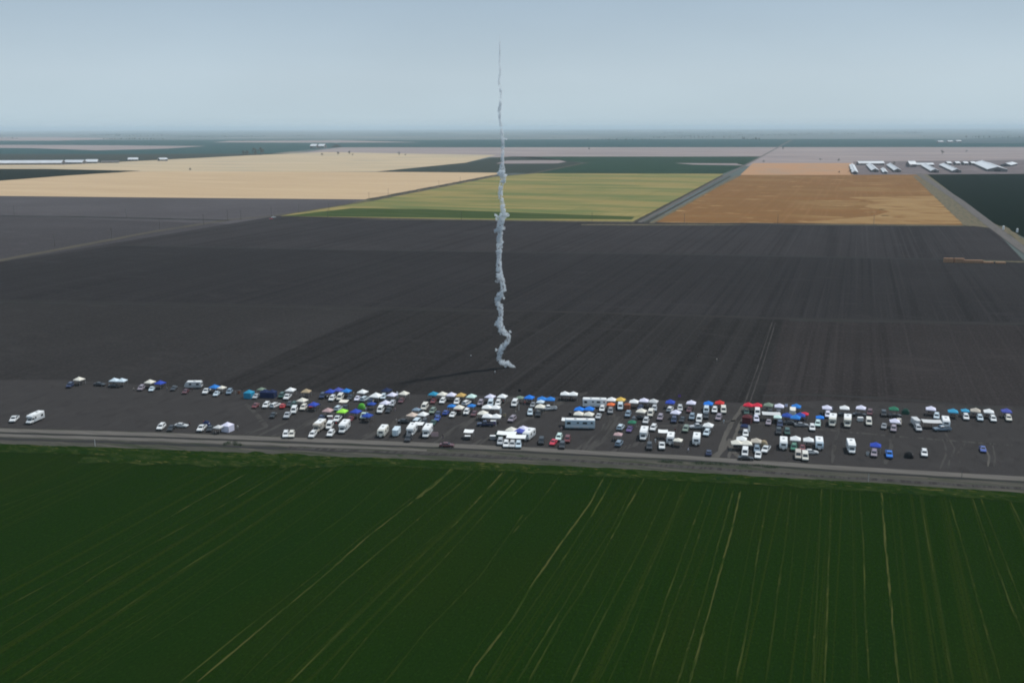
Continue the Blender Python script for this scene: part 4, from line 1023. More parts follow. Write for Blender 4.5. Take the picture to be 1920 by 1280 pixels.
canopy_w|1401|783|f|maroon|dark maroon walled canopy below the red canopies
canopy|1443|761|f|sage|grey green canopy right of the two red canopies
suv|1441|770|f|black|black car under the grey green canopy
canopy|1462|761.5|f|lilac|lilac white canopy right of the grey green one
suv|1459|773|f|dark|dark car under the lilac canopy beside the grey green one
mast|1471|767|0|lilac|mast with pale lilac flag right of a lilac canopy
flat|1448|778.5|r|palegrey|long pale grey awning in the second row right of the track
canopy_s|1460|781.5|f|mint|small pale mint canopy at the right end of the long grey awning
suv|1460|791.5|258|navy|navy car below the small mint canopy
sedan|1441|791|240|mauve|mauve car below the long pale grey awning
canopy|1493|761.5|f|skyblue|sky blue canopy alone in the right back row above a camper
cargo|1486|772|255|cream|cream box trailer between the blue canopy and the blue row
canopy|1477|781|f|blue|left of three deep blue canopies beside the red canopy
canopy|1491|781|f|skyblue|middle brighter one of three blue canopies beside the red canopy
canopy|1504|781|f|blue|right of three deep blue canopies, touching the red canopy
sedan|1482|792|r|dark|dark car under the left of the three deep blue canopies
sedan|1500|793|r|grey|grey car under the right of the three deep blue canopies
canopy_s|1514|780.5|f|crimson|small red canopy at the right end of the blue row
suv|1515.5|793|262|white|white car below the small red canopy
suv|1530|791.5|250|mint|mint white car right of the small red canopy
canopy_s|1540|784|f|brightblue|small bright blue canopy left of the pair of big motorhomes
suv|1395|809|258|white|white car at left by the track, above the white canopies
canopy_s|1398|799.5|f|navy|small navy canopy behind the white car by the track
banner|1404|807|0|white|white feather banner beside the white car by the track
canopy|1390.5|822|f|white|rear one of two white canopies right of the track near the road
canopy2|1392|829.5|r|cream|wide front canopy of two white ones right of the track
van|1397|847|255|white|white van by the road behind the long black car
sedan|1399|858|r|black|long black car on the road edge right of the track
pickup|1420|851|248|white|white pickup by the road right of the long black car
canopy|1419|829.5|f|beige|beige canopy over a grey car near the road
suv|1418|839|258|steel|grey car under the beige canopy
tent|1432|831|f|tan|brown tent right of the beige canopy
pickup|1435|842|215|white|white pickup right of the grey car at the beige canopy
suv|1460|808|262|black|left one of two black cars with bright right edges
suv|1476|809|262|darkgreen|right one of two black cars with bright right edges
trailer|1469|831|256|white|white trailer with grey front right of the brown tent
canopy|1494|824.5|f|white|white canopy above a green car near the road
suv|1487.5|837|250|seagreen|green car under a white canopy near the road
canopy|1518|826|f|white|white canopy left of the trailer with blue front
trailer|1536|831|258|ice|white trailer with blue grey front, rightmost by a white canopy
sedan|1516|842|r|palegrey|pale grey car between white canopy and the road, right block
sedan|1505|840|255|darkred|dark red car left of the pale grey car, right block
van|1497.5|853|262|beige|left one of two pale roofed vans by the road
van|1508.5|853.5|262|cream|right one of two pale roofed vans by the road
canopy|1550.5|763.5|f|lilac|lilac white canopy above a white car, left of two white canopies
suv|1549|774|255|lilac|white lilac car under that canopy behind the big motorhome
sedan|1561|770|236|dark|dark car right of the lilac canopy behind the motorhome
motorhome|1561|788|248|cream|left one of two big cream motorhomes in the right block
motorhome|1589|789.5|252|cream|right one of two big cream motorhomes in the right block
canopy|1584|764.5|f|white|white canopy behind the right big cream motorhome
sedan|1585|776|r|black|black car in shade under the canopy behind the right motorhome
canopy|1615|764.5|f|lilac|lilac white canopy right end of the middle back row
sedan|1612|776|r|black|black car in shade under the right end lilac canopy
suv|1630|773|240|maroon|dark maroon car right of the right end lilac canopy
cooler|1613|786|0|white|white crate between the motorhome and the tall cream van
van|1629|790|262|cream|tall cream van right of the big cream motorhomes
motorhome|1596|837|262|white|white motorhome standing alone near the road
canopy|1642.5|834.5|f|royal|blue canopy alone near the road above a grey car
suv|1638|848.5|250|mauve|grey car under the lone blue canopy near the road
bin|1627.5|850|0|palegrey|pale drum left of the grey car near the road
suv|1657.5|775|262|black|black car with bright right edge left of the green canopy
canopy|1677.5|767|f|seagreen|dark green canopy in the right back row
sedan|1676|777|r|black|black car under the dark green canopy
tent|1698|771|f|darkgreen|small dark green tent right of the dark green canopy
canopy|1677.5|788.5|f|lilac|lilac white canopy among grey cars, right block
suv|1671|799.5|250|mauve|mauve car at the left foot of the lilac canopy among grey cars
sedan|1657.5|798.5|240|grey|grey car left of the mauve car, right block
suv|1690|795|240|beige|beige car right of the lilac canopy among grey cars
cargo|1717|791|285|palegrey|pale cargo trailer hitched behind a silver car, right block
suv|1721.5|802|285|silver|silver car towing a pale cargo trailer
canopy|1749|768|f|lilac|lilac white canopy left of the blue canopies at right
suv|1752.5|777.5|250|ice|pale car under the lilac canopy left of the blue ones
flat|1747|791|r|palegrey|long pale grey awning left of the silver truck at right
trailer|1773|791.5|256|white|white trailer at the right end of the long grey awning
pickup|1766|803|178|steel|steel grey truck side on below the long grey awning
canopy|1787|770.5|f|cyan|cyan canopy with nothing parked before it, right back row
canopy_s|1812|770.5|f|cyan|smaller cyan canopy above a white car, right back row
suv|1809|780|268|white|white car below the smaller cyan canopy
canopy|1832.5|771|f|beige|beige canopy between cyan and white canopies, far right
suv|1834|781|268|ice|white sided car below the beige canopy, far right
canopy|1856|772|f|white|rightmost white canopy of the back row
suv|1860|783.5|268|white|white car below the rightmost white canopy
canopy|1888|770.5|f|indigo|indigo canopy at the right end of the camp
suv|1890|783|268|cream|cream white car below the indigo canopy at the right end
pickup|1667|851|265|brightblue|bright blue pickup near the road right of the lone blue canopy
tent|1704|852.5|f|black|black tent near the road right of the blue pickup
suv|1733|849|262|white|white car with black nose near the road at right
sedan|1843|841.5|262|blue|small blue car alone at far right of the camp
'''
HEAD = dict(f=270 - ROW, b=90 - ROW, r=-8.0, l=172.0)
GZ = -.098
items = []
for line in CAMP.strip().splitlines():
    kind, x, y, h, c, label = [t.strip() for t in line.split('|')]
    turn = h not in ('r', 'l', 'b'); h = HEAD[h] if h in HEAD else float(h)
    if kind.startswith(('canopy', 'flat', 'tent')) and h == HEAD['f']: h = -ROW + random.uniform(-6, 6)
    elif kind in ('sedan', 'suv', 'pickup', 'van'): h += random.uniform(-5, 5)
    p = at(float(x), float(y), KINDS[kind][4] + GZ)
    to_cam = math.degrees(math.atan2(-p.y, -p.x)) % 360; dh = (to_cam - h + 180) % 360 - 180
    if kind in ('sedan', 'suv', 'pickup', 'van') and turn and h > 199: h += dh * .72
    elif kind in ('motorhome', 'trailer', 'cargo') and h > 199: h += dh * .5
    items.append([kind, p.x, p.y, h, c, label])
# nothing stands inside another: ease overlapping footprints apart, mostly in depth
def corners(it):
    L, W = (q * 1.08 for q in KINDS[it[0]][5]); a = R(it[3]); ux, uy = math.cos(a), math.sin(a)
    return [(it[1] + ux * i * L / 2 - uy * j * W / 2, it[2] + uy * i * L / 2 + ux * j * W / 2) for i, j in ((1, 1), (1, -1), (-1, -1), (-1, 1))]
def overlap(A, B, ha, hb):
    for a in (ha, hb):
        for ax in ((math.cos(R(a)), math.sin(R(a))), (-math.sin(R(a)), math.cos(R(a)))):
            pa = [x * ax[0] + y * ax[1] for x, y in A]; pb = [x * ax[0] + y * ax[1] for x, y in B]
            if max(pa) < min(pb) + .03 or max(pb) < min(pa) + .03: return False
    return True
SHADE = ('canopy', 'canopy_s', 'canopy_l', 'canopy2', 'flat', 'flat_s')
for it_n in range(140):
    moved = 0
    CC = [corners(it) for it in items]
    for i in range(len(items)):
        for j in range(i + 1, len(items)):
            a, b = items[i], items[j]
            if abs(a[1] - b[1]) > 9 or abs(a[2] - b[2]) > 9: continue
            under = 'under' in a[5] + b[5] or 'shade' in a[5] + b[5]
            if under and (a[0] in SHADE) != (b[0] in SHADE) and it_n > 40: continue
            if not overlap(CC[i], CC[j], a[3], b[3]): continue
            moved += 1
            xs = [p[0] for p in CC[i]]; xt = [p[0] for p in CC[j]]; ys = [p[1] for p in CC[i]]; yt = [p[1] for p in CC[j]]
            penx = min(max(xs), max(xt)) - max(min(xs), min(xt)); peny = min(max(ys), max(yt)) - max(min(ys), min(yt))
            k = .12
            if penx * 4.0 < peny: s = k * (1 if a[1] >= b[1] else -1) * .5; a[1] += s; b[1] -= s
            else: s = k * (1 if a[2] >= b[2] else -1); a[2] += s; b[2] -= s
    if not moved: break
for kind, x, y, h, c, label in items:
    o = place(kind, c, (x, y, GZ), h, label)
    k = 1.13 if kind in SHADE else 1.10
    o.scale = (k * (.80 if label.startswith('long white motorhome') else .93 if label.startswith('huge pale blue') else 1), k, k)
for kind, x, y, h, c, label in items:  # dark tables added under otherwise empty canopies to blacken their shade
    if kind in ('canopy', 'canopy_l', 'canopy2') and 'twin' not in label and not any(q[0] not in SHADE and abs(q[1] - x) < 3.2 and abs(q[2] - y) < 3.4 for q in items):
        words = label.split(); short = ' '.join(words[:9])
        place('table', 'dark', (x + .2, y + .5, GZ), h + random.uniform(-8, 8), 'added gear table darkening shade under the ' + short)

# people
PEOPLE = [  # picture x, y of the middle, ground, facing, shirt, trousers, pose, label
 (883, 667.5, -.18, 20, 'white', 'dark', 1, 'person in white top walking on dark soil left of the smoke'), (910, 668.5, -.18, 60, 'dark', 'black', 0, 'person in dark clothes on bare soil just left of the smoke'), (928, 697.5, -.18, -30, 'white', 'grey', 0, 'person in white standing just below the foot of the smoke'),
 (1308, 667, -.18, 100, 'black', 'black', 1, 'person in black out on the soil right of the smoke'), (1344, 674, -.18, 40, 'cream', 'grey', 0, 'person in cream top out on the soil, farthest right'),
 (445.6, 800, GZ, 10, 'cream', 'grey', 0, 'person standing right of the bright white walled canopy by the road'), (1229, 825, GZ, 0, 'white', 'white', 0, 'person in white between the dark car and white pickup'), (1290.6, 843, GZ, 30, 'lilac', 'grey', 1, 'person in lilac top walking by the road left of the track'),
 (686, 766.5, GZ, 0, 'lilac', 'palegrey', 0, 'person in pale clothes right of the leaf green tent'), (696.5, 781.5, GZ, 0, 'peach', 'mauve', 0, 'person in peach top right of the white pickup by a blue canopy'), (740.5, 767, GZ, 0, 'pink', 'mauve', 0, 'person in pink right of the black car below the lilac canopy'),
 (967, 772, GZ, 0, 'beige', 'grey', 0, 'person in beige behind the grey car right of the white cluster'), (984, 755, GZ, 0, 'red', 'mauve', 0, 'person in red left of the single bright blue canopy'), (1115, 767, GZ, 0, 'white', 'palegrey', 0, 'person in white before the long white motorhome'), (1357, 789.5, GZ, 0, 'ice', 'silver', 0, 'person in pale blue beside the mauve car left of the track'), (1266, 806, GZ, 0, 'darkred', 'dark', 1, 'person in dark red behind the grey fronted trailer'),
 (1053, 803, GZ, 0, 'pink', 'mauve', 0, 'person in pink at the nose of the huge pale blue motorhome'), (930, 783, GZ, 0, 'peach', 'beige', 0, 'person in peach right of the nearest white double canopy')]
for k in range(9):
    PEOPLE.append((1053.5 + k * 3.3, 746.5 + (k * 7 % 5) * .5, GZ, (k * 67) % 360, ('black', 'navy', 'dark', 'grey', 'maroon')[k % 5], ('black', 'dark')[k % 2], k % 2, 'person in the dark crowd under the white twin peak canopy'))
spots = 0
for kind, x, y, h, c, label in items:          # campers standing by their canopies and cars
    if spots >= 34 or random.random() > .30: continue
    for _ in range(12):
        a_ = random.uniform(0, 6.28); d_ = random.uniform(1.9, 3.4); qx, qy = x + math.cos(a_) * d_, y + math.sin(a_) * d_
        if all(math.hypot(qx - q[1], qy - q[2]) > (1.7 if q[0] in SHADE else max(KINDS[q[0]][5]) * .5 + .5) for q in items):
            sh_ = random.choice(('dark', 'navy', 'grey', 'white', 'red', 'maroon', 'black', 'beige')); tr_ = random.choice(('dark', 'black', 'navy', 'grey'))
            person(qx, qy, GZ, random.uniform(0, 360), sh_, tr_, 'person in ' + sh_ + ' top beside the ' + ' '.join(label.split()[:9]), random.randint(0, 1)); spots += 1
            break
for x, y, g, rz, sh, tr, pose, label in PEOPLE:
    p = at(x, y, g + .9); person(p.x, p.y, g, rz, sh, tr, label, pose)

# ------------------------------------------------------------------ smoke of the launch: one tall twisted trail
SMOKE_PX = [(937.2, 67, .8), (937.2, 88, 1.8), (937, 114, 2.3), (938, 135, 2.5), (936, 153, 2.8), (939, 171, 2.8), (939, 189, 2.9), (936.6, 209, 4.2), (937, 222, 2.8), (940, 240, 3.2), (942, 253, 3.8), (943, 269, 4.2), (942.5, 287, 3.8), (942, 307, 4.3), (940, 324, 7.6), (944, 336, 5.4), (939, 349, 4.8), (938, 364, 5.4), (941, 378, 4.8), (943.6, 394, 5.6), (941, 410, 7.2), (937, 426, 7.4), (937, 444, 6.6), (936.4, 465, 6.2), (935.6, 484, 4.9), (935.6, 500, 6.2), (937, 516, 8.2), (942, 529, 5.8), (944, 542, 5.8), (937, 553, 7.2), (931.6, 566, 5.8), (938, 574, 6.6), (939.6, 590, 4.8), (936, 606, 7.4), (941, 620, 7.4), (951.5, 626, 7), (954, 633, 4.8), (950, 643, 5.6), (942, 651, 6.4), (937, 662, 5.8), (935.6, 673, 4.8), (942, 680, 7), (951.6, 680, 6), (957, 686, 4.4), (967, 687, 2.4)]
SMOKE_PUFF = [(950, 261, 2.8), (935, 326, 4), (931.6, 410, 5.5), (930, 403, 4), (950, 404, 5), (930, 432, 4.6), (944, 428, 4), (932, 527, 3.8), (930, 562, 4), (944, 558, 3.5), (957, 622, 3), (929, 607, 3.5), (931, 656, 3.5), (946, 687, 4.4), (948, 328, 3.4), (946, 340, 3.5), (932, 470, 3), (942, 455, 3.2)]
SY = at(945, 689, -.2).y
SPP = SY / F_PX / math.cos(PITCH) * 1.02            # metres per picture pixel at the trail
mb = MB()
ico = []
def blob(c, r):
    n1, n2 = 6, 9
    rings = [[(c.x + r * math.sin(t) * math.cos(a), c.y + r * math.sin(t) * math.sin(a), c.z + r * math.cos(t)) for a in [2 * math.pi * j / n2 for j in range(n2)]] for t in [math.pi * (k + .5) / n1 for k in range(n1)]]
    mb.loft(rings)
rs = random.Random(5)
for (x0, y0, r0), (x1, y1, r1) in zip(SMOKE_PX, SMOKE_PX[1:]):
    L = math.hypot(x1 - x0, y1 - y0); n = max(2, int(L / max(.9, .34 * (r0 + r1) / 2)))
    for k in range(n):
        t = k / n; r = (r0 + (r1 - r0) * t) * .92; x = x0 + (x1 - x0) * t; y = y0 + (y1 - y0) * t
        dep = SY + math.sin(y * .11) * r * .5 * SPP
        if r < 4.2: blob(at_depth(x, y, dep), r * .95 * SPP); continue
        for q_ in range(7):                                    # a rolling hollow tube of puffs, open in the middle
            a = q_ * .898 + y * .05 + rs.uniform(-.4, .4); q = rs.uniform(.60, .80) * r; w = rs.uniform(.25, .42) * r
            blob(at_depth(x + math.cos(a) * q, y + rs.uniform(-.5, .5) * r, dep + math.sin(a) * q * SPP), w * SPP)
for x, y, r in SMOKE_PUFF:
    for _ in range(4): blob(at_depth(x + rs.uniform(-.4, .4) * r, y + rs.uniform(-.5, .5) * r, SY + rs.uniform(-.7, .7) * r * SPP), r * rs.uniform(.45, .75) * SPP)
tmp = link(bpy.data.objects.new('tmp_smoke', mb.mesh('tmp_smoke')))
rm = tmp.modifiers.new('r', 'REMESH'); rm.mode = 'VOXEL'; rm.voxel_size = .16
tx = bpy.data.textures.new('smoke lumps', 'CLOUDS'); tx.noise_scale = .75; tx.noise_depth = 3
ds = tmp.modifiers.new('d', 'DISPLACE'); ds.texture = tx; ds.strength = .5; ds.mid_level = .5; ds.texture_coords = 'GLOBAL'
tx2 = bpy.data.textures.new('smoke wisps', 'CLOUDS'); tx2.noise_scale = .28; tx2.noise_depth = 2
d2 = tmp.modifiers.new('e', 'DISPLACE'); d2.texture = tx2; d2.strength = .3; d2.mid_level = .5; d2.texture_coords = 'GLOBAL'
dg = bpy.context.evaluated_depsgraph_get()
sm = bpy.data.meshes.new_from_object(tmp.evaluated_get(dg)); sm.name = 'smoke_trail'
bpy.data.objects.remove(tmp)
m = bpy.data.materials.new('launch smoke'); m.use_nodes = True
nt = m.node_tree; nt.nodes.clear()
o_ = nt.nodes.new('ShaderNodeOutputMaterial'); pv = nt.nodes.new('ShaderNodeVolumePrincipled')
pv.inputs['Color'].default_value = (.88, .92, .95, 1); pv.inputs['Density'].default_value = 1.5; pv.inputs['Anisotropy'].default_value = 0.35
tc_ = nt.nodes.new('ShaderNodeTexCoord'); nz = nt.nodes.new('ShaderNodeTexNoise'); nz.inputs['Scale'].default_value = .7; nz.inputs['Detail'].default_value = 4; nz.inputs['Roughness'].default_value = .6; nz.inputs['Distortion'].default_value = .6
mr = nt.nodes.new('ShaderNodeMapRange'); mr.inputs['From Min'].default_value = .41; mr.inputs['From Max'].default_value = .66; mr.inputs['To Min'].default_value = 0.02; mr.inputs['To Max'].default_value = 3.4
nt.links.new(tc_.outputs['Object'], nz.inputs['Vector']); nt.links.new(nz.outputs['Fac'], mr.inputs['Value']); nt.links.new(mr.outputs[0], pv.inputs['Density'])
m.cycles.volume_step_rate = .03
nt.links.new(pv.outputs[0], o_.inputs['Volume'])
sm.materials.clear(); sm.materials.append(m)
smoke = link(bpy.data.objects.new('smoke_trail', sm))
tag(smoke, 'tall thin twisted trail of white smoke rising from the dark field', 'smoke')

# ------------------------------------------------------------------ power poles
pp = MB(); pp.cyl((0, 0, 0), (0, 0, 11.5), .22, .15, 8)
ca = MB(); ca.box(-1.3, 1.3, .12, .26, 10.6, 10.8)
POLE_ME, ARM_ME = pp.mesh('pole'), ca.mesh('crossarm')
INS_ME = []
for x in (-1.15, 0, 1.15):
    q = MB(); q.cyl((x, .19 if x else 0, 10.8 if x else 11.5), (x, .19 if x else 0, 11.05 if x else 11.75), .07, .05, 6); INS_ME.append(q.mesh('insulator'))
for me_ in (POLE_ME, ARM_ME): me_.materials.append(mat('wood'))
for me_ in INS_ME: me_.materials.append(mat('glass'))
POLES = [(27, 403, 'power pole standing in grey soil at the far left edge'), (103, 463, 'power pole beside the dirt track nearest the left edge'), (210, 449, 'power pole beside the dirt track, second from the left edge'), (237, 408, 'power pole on the dark line across the grey fields'), (300, 431, 'power pole by the dirt track, third from the left edge'), (382, 421, 'power pole by the track left of the close pole pair'),
 (427, 412, 'left one of the close pair of power poles at the track bend'), (452, 413, 'right one of the close pair of power poles at the track bend'), (509, 406, 'power pole directly behind the small white truck on the track'), (560, 399, 'power pole right of the small white truck on the track'), (617, 396, 'power pole on the left corner of the green crop strip'), (692, 374, 'power pole where grey soil, stubble and track meet'), (728, 367, 'power pole on the ditch right of the grey soil corner'), (823, 350, 'power pole halfway along the ditch beside the stubble'), (863, 343, 'power pole on the ditch close left of the smoke'),
 (615, 411, 'power pole at the left end of the ploughed field edge'), (865, 414, 'power pole on the ploughed field edge left of the smoke'), (1110, 417, 'power pole on the field edge between smoke and grey road'), (1283, 419, 'leftmost power pole in front of the orange field'), (1458, 420.5, 'middle power pole in front of the orange field'), (1638, 422, 'rightmost power pole in front of the orange field')]
for x, y, lab in POLES:
    p = at(x, y, -.3)
    r_ = link(bpy.data.objects.new('power_pole', None)); r_.location = (p.x, p.y, -.3); r_.rotation_euler = (0, 0, R(70)); tag(r_, lab, 'power pole', 'power poles along the field edges')
    link(bpy.data.objects.new('pole', POLE_ME), r_); link(bpy.data.objects.new('crossarm', ARM_ME), r_)
    for q in INS_ME: link(bpy.data.objects.new('insulator', q), r_)

# small road-side posts
for x, y, c, lab in ((178.5, 836, 'white', 'pale marker post in the verge at far left'), (1803, 896, 'dark', 'dark marker post beside the dirt road at right'), (1628, 902, 'palegrey', 'pale marker post at the crop edge at right')):
    p = at(x, y, -.05); r_ = place('post', c, (p.x, p.y, -.06), 0, lab); r_['group'] = 'marker posts by the road'

# ------------------------------------------------------------------ farm buildings
def barn(px0, py0, px1, py1, width, label, eave=4.5, ridge=8.5, name='barn', wall='barnwall', group='farm buildings', roof='roofsheet'):
    a, b = at(px0, py0, -.3), at(px1, py1, -.3)
    d = b - a; L = d.length; rz = math.atan2(d.y, d.x); W = width
    root = link(bpy.data.objects.new(name, None)); root.location = (a + b) / 2; root.rotation_euler = (0, 0, rz); tag(root, label, 'barn' if name == 'barn' else 'shed', group)
    def part(pn, m_, key, par=root):
        me_ = m_.mesh(pn); me_.materials.append(mat(key)); return link(bpy.data.objects.new(pn, me_), par)
    for s in (-1, 1):
        r = MB(); o = 1.2
        r.slab([(-L / 2 - o, s * (W / 2 + o), eave - .4), (L / 2 + o, s * (W / 2 + o), eave - .4), (L / 2 + o, s * .02, ridge), (-L / 2 - o, s * .02, ridge)][::s], .22); part('roof_slope', r, roof)
        n = max(3, int(L / 14)); w = MB(); w.box(-L / 2, L / 2, min(s * W / 2, s * W / 2 - s * .3), max(s * W / 2, s * W / 2 - s * .3), 0, eave * .32); part('low_wall', w, wall)
        w = MB(); w.box(-L / 2, L / 2, min(s * W / 2, s * W / 2 - s * .3), max(s * W / 2, s * W / 2 - s * .3), eave * .78, eave - .25); part('fascia', w, wall)
        for k in range(n + 1):
            x = -L / 2 + L * k / n; c = MB(); c.box(x - .25, x + .25, s * W / 2 - .5 if s > 0 else -W / 2, s * W / 2 if s > 0 else -W / 2 + .5, 0, eave - .3); part('post', c, 'metal')
        g = MB(); x = s * (L / 2 - .15)
        g.loft([[(x - .12, -W / 2 + .4, 0), (x - .12, W / 2 - .4, 0), (x - .12, W / 2 - .4, eave - .4), (x - .12, 0, ridge - .35), (x - .12, -W / 2 + .4, eave - .4)], [(x + .12, -W / 2 + .4, 0), (x + .12, W / 2 - .4, 0), (x + .12, W / 2 - .4, eave - .4), (x + .12, 0, ridge - .35), (x + .12, -W / 2 + .4, eave - .4)]]); gw = part('gable_wall', g, wall)
        dr = MB(); xx = s * (L / 2 + .01); dr.box(min(xx, xx + s * .12), max(xx, xx + s * .12), -W * .16, W * .16, 0, eave * .8); part('door', dr, 'trim', gw)
    v = MB(); v.box(-L / 2 + 2, L / 2 - 2, -.8, .8, ridge + .05, ridge + .75); part('ridge_vent', v, roof)
    return root
barn(-160, 309.5, 119, 308.5, 34, 'longest white roofed barn cut by the left edge', 6, 13)
barn(124, 307.2, 158, 307.2, 30, 'short white roofed barn, second of the left three', 5.5, 12)
barn(162, 306.2, 184, 306, 30, 'shortest white roofed barn, third of the left three', 5.5, 12)
barn(190, 305.5, 223, 305, 20, 'low grey brown shed at the end of the left barns', 4, 6, 'shed', roof='barnwall')
barn(241, 302, 259, 301.8, 30, 'small white shed right of the left barns', 6, 11, 'shed')
barn(298, 301.8, 312, 301.5, 30, 'small white shed alone at the stubble edge', 6, 10, 'shed')
barn(584, 277.8, 595, 277.8, 50, 'left one of two far white sheds before the orchard', 12, 22, 'shed')
barn(599, 277.8, 610, 277.8, 50, 'right one of two far white sheds before the orchard', 12, 22, 'shed')
barn(1608, 309.5, 1655, 309.5, 26, 'long white roofed barn lying crosswise at the left of the dairy', 6, 11)
barn(1597, 312, 1603, 327, 12, 'narrow white roofed barn at the left end of the dairy', 5, 8)
barn(1630, 312, 1641, 323, 16, 'slim white barn below the crosswise dairy barn', 5, 9)
barn(1655, 319, 1660, 326, 9, 'smallest slim shed between the slim dairy barns', 4, 6, 'shed')
barn(1668, 312, 1683, 323, 16, 'slim white barn right of the crosswise dairy barn', 5, 9)
barn(1702, 313, 1714, 313, 34, 'tall white gabled barn in the middle of the dairy', 8, 16)
barn(1717, 311.5, 1748, 311.5, 24, 'pale long shed right of the tall gabled barn', 5, 9, 'shed')
barn(1734, 313, 1753, 324, 18, 'slim white barn right of the tall gabled barn', 5, 9)
barn(1768, 312, 1794, 324, 20, 'slim white barn next to the widest dairy barn', 5, 9)
barn(1840, 309, 1870, 322, 44, 'widest white roofed barn at the right of the dairy', 6, 12)
barn(1885, 312.5, 1898, 309.5, 26, 'short white barn at the far right of the dairy', 5, 9)
for k, x in enumerate((1774, 1790, 1805, 1819)):
    barn(x, 309.5, x + 7, 309.5, 24, ('first', 'second', 'third', 'fourth')[k] + ' from left of four little white sheds behind the dairy', 6, 10, 'shed')
for k, (x, y) in enumerate(((1758, 268), (1776, 267.5), (1792, 267))):
    barn(x, y, x + 9, y, 40, ('left', 'middle', 'right')[k] + ' one of three tiny far white sheds at the right horizon', 9, 14, 'shed')

# tanks beside the right-hand road
for x, y, lab in ((1881, 431, 'left one of two white tanks beside the right road'), (1907, 436, 'right one of two white tanks beside the right road')):
    p = at(x, y, -.3); r_ = link(bpy.data.objects.new('water_tank', None)); r_.location = (p.x, p.y, -.3); tag(r_, lab, 'tank', 'tanks by the road')
    a = MB(); a.cyl((0, 0, .3), (0, 0, 3.8), 1.0, 1.0, 14); me_ = a.mesh('tank_shell'); me_.materials.append(mat('shell:white')); link(bpy.data.objects.new('tank_shell', me_), r_)
    a = MB(); a.cyl((0, 0, 3.8), (0, 0, 4.4), 1.03, .25, 14); me_ = a.mesh('tank_roof'); me_.materials.append(mat('shell:white')); link(bpy.data.objects.new('tank_roof', me_), r_)
    a = MB(); a.cyl((0, 0, 0), (0, 0, .3), 1.2, 1.2, 14); me_ = a.mesh('base'); me_.materials.append(mat('barnwall')); link(bpy.data.objects.new('base', me_), r_)
# truck on the far track
p = at(513, 407.5, .5); r_ = place('pickup', 'white', (p.x, p.y, -.2), 200, 'small white truck on the far dirt track at the field corner')
r_['group'] = 'vehicles on the far track'
p = at(508, 410, .5); r_ = place('sedan', 'red', (p.x, p.y, -.2), 200, 'small red car left of the white truck on the far track')
r_['group'] = 'vehicles on the far track'

# hay stacks
bale = MB(); bale.box(-1.2, 1.2, -.6, .6, 0, 1.15, b=.08); BALE = bale.mesh('bale'); BALE.materials.append(mat('hay'))
for k, (x, y, n, rows) in enumerate(((1778, 492, 3, 3), (1798, 492.4, 3, 3), (1815, 492.8, 3, 2), (1833, 493, 3, 2), (1853, 493.6, 3, 1), (1876, 494, 3, 1))):
    p = at(x, y, -.2); r_ = link(bpy.data.objects.new('hay_stack', None)); r_.location = (p.x, p.y, -.16); r_.rotation_euler = (0, 0, R(-6))
    tag(r_, ('leftmost tall', 'second tall', 'third from left', 'fourth from left', 'fifth low', 'rightmost low')[k] + ' stack of orange hay bales in the row at right', 'hay stack', 'hay stacks in the ploughed field')
    for zz in range(rows):
        for i in range(n):
            for j in range(2):
                b_ = link(bpy.data.objects.new('bale', BALE), r_); b_.location = ((i - (n - 1) / 2) * 2.45 + rs.uniform(-.06, .06), (j - .5) * 1.25, zz * 1.17); b_.rotation_euler = (0, 0, rs.uniform(-.04, .04))

# ------------------------------------------------------------------ trees and bushes
def tree(px, py, h, w, label, slim=False, name='tree', n=240, key='leaf', group='far trees', z=-.4, cat='tree'):
    p = at(px, py, z); root = link(bpy.data.objects.new(name, None)); root.location = p; tag(root, label, cat, group)
    t = MB(); t.cyl((0, 0, 0), (0, 0, h * .55), h * .03, h * .015, 7)
    for k in range(4): a = rs.uniform(0, 6.28); t.cyl((0, 0, h * (.28 + .07 * k)), (math.cos(a) * w * .3, math.sin(a) * w * .3, h * (.5 + .09 * k)), h * .012, h * .005, 5)
    me_ = t.mesh('trunk'); me_.materials.append(mat('bark')); link(bpy.data.objects.new('trunk', me_), root)
    c = MB(); clumps = [(rs.gauss(0, .26) * w, rs.gauss(0, .26) * w, h * rs.uniform(.28, .92)) for _ in range(16)]
    for _ in range(n):
        q = rs.choice(clumps); s = h * rs.uniform(.03, .07); f = 1 - .6 * max(0, (q[2] / h - .55)) * (2 if slim else 1.2)
        ctr = Vector((q[0] * f + rs.gauss(0, .09) * w, q[1] * f + rs.gauss(0, .09) * w, min(h, q[2] + rs.gauss(0, .055) * h)))
        d1 = Vector((rs.gauss(0, 1), rs.gauss(0, 1), rs.gauss(0, 1))).normalized(); d2 = d1.orthogonal().normalized()
        c.face([ctr - d1 * s, ctr + d2 * s * .7, ctr + d1 * s, ctr - d2 * s * .7])
    me_ = c.mesh('crown'); me_.materials.append(mat(key)); link(bpy.data.objects.new('crown', me_), root)
